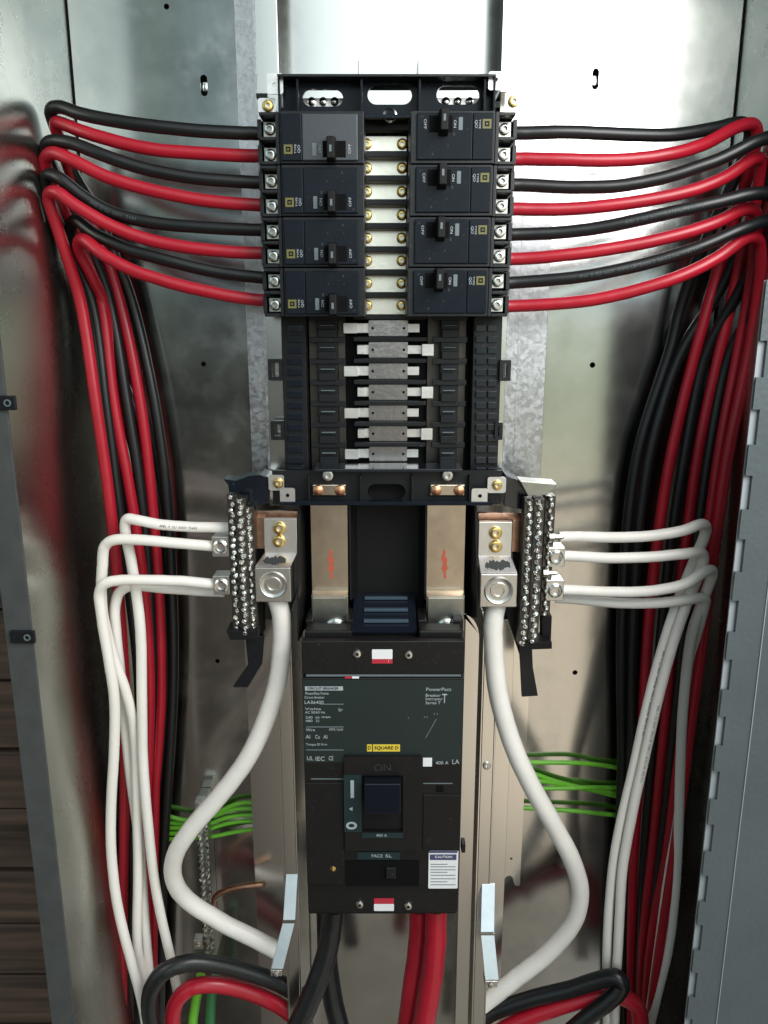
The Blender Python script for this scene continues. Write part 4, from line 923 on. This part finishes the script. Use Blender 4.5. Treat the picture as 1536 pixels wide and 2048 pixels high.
# service feeders under the main breaker
GM = 'thick feeder cables under the main breaker'
cable('feeder_cable', [(668, 1815, .085), (664, 1850, .084), (655, 1900, .080), (636, 1960, .074), (606, 2030, .068), (570, 2110, .06)], .0098, 'black', 'thick black feeder cable sweeping down-left from the main breaker', 'cable', GM)
cable('feeder_cable', [(652, 1800, .115), (654, 1860, .115), (656, 1930, .112), (666, 2000, .108), (682, 2070, .10), (690, 2130, .10)], .0098, 'black', 'thick black feeder cable behind, mostly hidden under the main breaker', 'cable', GM)
cable('feeder_cable', [(838, 1815, .105), (838, 1860, .105), (832, 1920, .102), (822, 1990, .098), (814, 2060, .094), (808, 2130, .09)], .0095, 'red', 'thick dark red feeder cable, left of the red pair', 'cable', GM)
cable('feeder_cable', [(872, 1815, .088), (872, 1860, .086), (868, 1920, .082), (858, 1990, .078), (846, 2050, .074), (830, 2120, .07)], .0100, 'red', 'thick bright red feeder cable, right of the red pair', 'cable', GM)
GLp = 'looped spare cables in the bottom corners'
cable('looped_cable', [(600, 1990, .10), (560, 1968, .10), (500, 1945, .094), (440, 1930, .086), (380, 1926, .078), (330, 1942, .072), (303, 1978, .070), (300, 2030, .072), (320, 2090, .08), (360, 2130, .09)], .0078, 'black', 'thick black cable looped in the bottom left corner', 'cable', GLp)
cable('looped_cable', [(600, 2042, .10), (560, 2012, .10), (500, 1985, .096), (440, 1970, .090), (390, 1972, .086), (358, 1994, .084), (345, 2035, .084), (350, 2090, .09), (360, 2130, .09)], .0074, 'red', 'thick red cable looped inside the black one, bottom left', 'cable', GLp)
cable('looped_cable', [(950, 2050, .11), (985, 2025, .108), (1060, 1998, .10), (1140, 1978, .092), (1200, 1960, .084), (1235, 1955, .078), (1245, 1972, .076), (1220, 2000, .076), (1180, 2030, .078), (1120, 2080, .08)], .0076, 'black', 'thick black cable folding back on itself, bottom right', 'cable', GLp)
cable('looped_cable', [(960, 2090, .10), (1020, 2052, .10), (1090, 2022, .096), (1160, 2000, .094), (1230, 1990, .092), (1272, 2010, .09), (1282, 2060, .09), (1280, 2120, .09)], .0078, 'red', 'thick red cable arching in the bottom right corner', 'cable', GLp)
cable('ground_cable', [(432, 1950, .13), (424, 1985, .125), (420, 2040, .12), (418, 2120, .12)], .0048, 'dgreen', 'thick green cable inside the red loop, right of its pair', 'cable', 'thick green ground cables')
cable('ground_cable', [(402, 1950, .135), (394, 1990, .13), (386, 2040, .125), (380, 2120, .12)], .0048, 'green', 'thick green cable inside the red loop, left of its pair', 'cable', 'thick green ground cables')
# green ground wires
GG = 'thin green ground wires'
gl = [([(300, 1640, .1720), (345, 1646, .1760), (390, 1646, .1752), (440, 1622, .1744), (480, 1606, .1744), (540, 1606, .1744)], 'green', 'thin green ground wire, topmost at the left ground bar'),
      ([(300, 1625, .1728), (335, 1632, .1724), (370, 1640, .1720), (420, 1634, .1752), (470, 1618, .1748), (540, 1617, .1748)], 'green', 'thin green ground wire second down at the left ground bar'),
      ([(300, 1655, .1760), (345, 1656, .1752), (400, 1654, .1740), (450, 1636, .1736), (490, 1630, .1736), (540, 1630, .1736)], 'green', 'thin green ground wire third down at the left ground bar'),
      ([(300, 1668, .1756), (345, 1667, .1748), (400, 1664, .1736), (450, 1648, .1732), (490, 1642, .1732), (540, 1642, .1732)], 'green', 'thin green ground wire fourth down at the left ground bar'),
      ([(300, 1680, .1752), (345, 1678, .1744), (390, 1676, .1736), (420, 1674, .1732), (470, 1664, .1732), (540, 1654, .1732)], 'green', 'thin green ground wire lowest at the left ground bar')]
for pts, m_, lab in gl: cable('ground_wire', pts, .0021, m_, lab, 'wire', GG)
grn = [([(1000, 1526, .1728), (1060, 1525, .1728), (1150, 1526, .1720), (1200, 1530, .1752), (1260, 1540, .1728)], 'thin green ground wire topmost on the right'),
       ([(1000, 1532, .1752), (1060, 1545, .1752), (1110, 1562, .1752), (1170, 1577, .1752), (1260, 1590, .1752)], 'thin green ground wire slanting downward on the right'),
       ([(1000, 1576, .1736), (1060, 1577, .1736), (1150, 1576, .1728), (1210, 1575, .1760), (1260, 1576, .1752)], 'thin green ground wire, level one in the middle on the right'),
       ([(1000, 1558, .1720), (1080, 1562, .1720), (1140, 1572, .1764), (1200, 1584, .1760), (1260, 1600, .1752)], 'thin green ground wire rearmost on the right, crossing behind the level one'),
       ([(1000, 1614, .1736), (1070, 1617, .1736), (1150, 1622, .1728), (1210, 1628, .1720), (1260, 1632, .1752)], 'thin green ground wire lowest on the right')]
for pts, lab in grn: cable('ground_wire', pts, .0023, 'green', lab, 'wire', GG)
cable('bare_wire', [(428, 1812, .150), (432, 1792, .146), (455, 1780, .140), (490, 1772, .134), (528, 1768, .128)], .0030, 'copper', 'bare copper wire end sticking out of the left ground bar', 'wire', None)
# ground bar on the back sheet
gb = thing('ground_bar', P(412, 1915, .168), 'narrow ground bar of small screws behind the left thick white cable', 'terminal bar')
xg = xp(416, 1760, .166)
MB().box(xg-.005, xg+.005, .158, .1795, zp(1916, .16), zp(1598, .16)).build('bar', 'lugp', gb, bevel=0.0008)
tm = None
for i in range(52):
    q = i//2; z_ = zp(1604, .157)+(zp(1912, .157)-zp(1604, .157))*q/25; x_ = xg+(.0028 if i % 2 else -.0034)+random.uniform(-.0006, .0006)
    if tm is None:
        mb = MB(); slotted(mb, (0, 0, 0), .0022, .0018, 0.6, 12); mb.lathe((0, .003, 0), [(.0020, 0), (.0020, -.0029)], 10)
        tm = mb.build('screw', 'steel', gb)
        for v in tm.data.vertices: v.co += wloc(gb)
        o = tm
    else: o = tm.copy(); COL.objects.link(o); o.parent = gb
    o.location = Vector((x_, .155, z_))-gb.location; o.rotation_euler = (random.uniform(-.2, .2), random.uniform(0, 3.1), 0)
for px, py in ((398, 1612), (396, 1890)):
    lb = MB().pbox(px-9, py-9, px+9, py+9, .152, .162).build('lug_block', 'alum', gb, bevel=0.0006)
    c = P(px, py, .152); mb = MB(); screw(mb, (c.x, .152, c.z), .0028, .0018, .45); mb.build('set_screw', 'steel', lb)
# loose screws and stud on the back
c = P(1110, 1640, .17); mb = MB(); mb.lathe((c.x, .1795, c.z), [(.0026, 0), (.0026, -.014), (.0018, -.017)])
tag(mb.build('stud', 'steel'), 'small bright stud on the back sheet under the right green wires', 'stud')
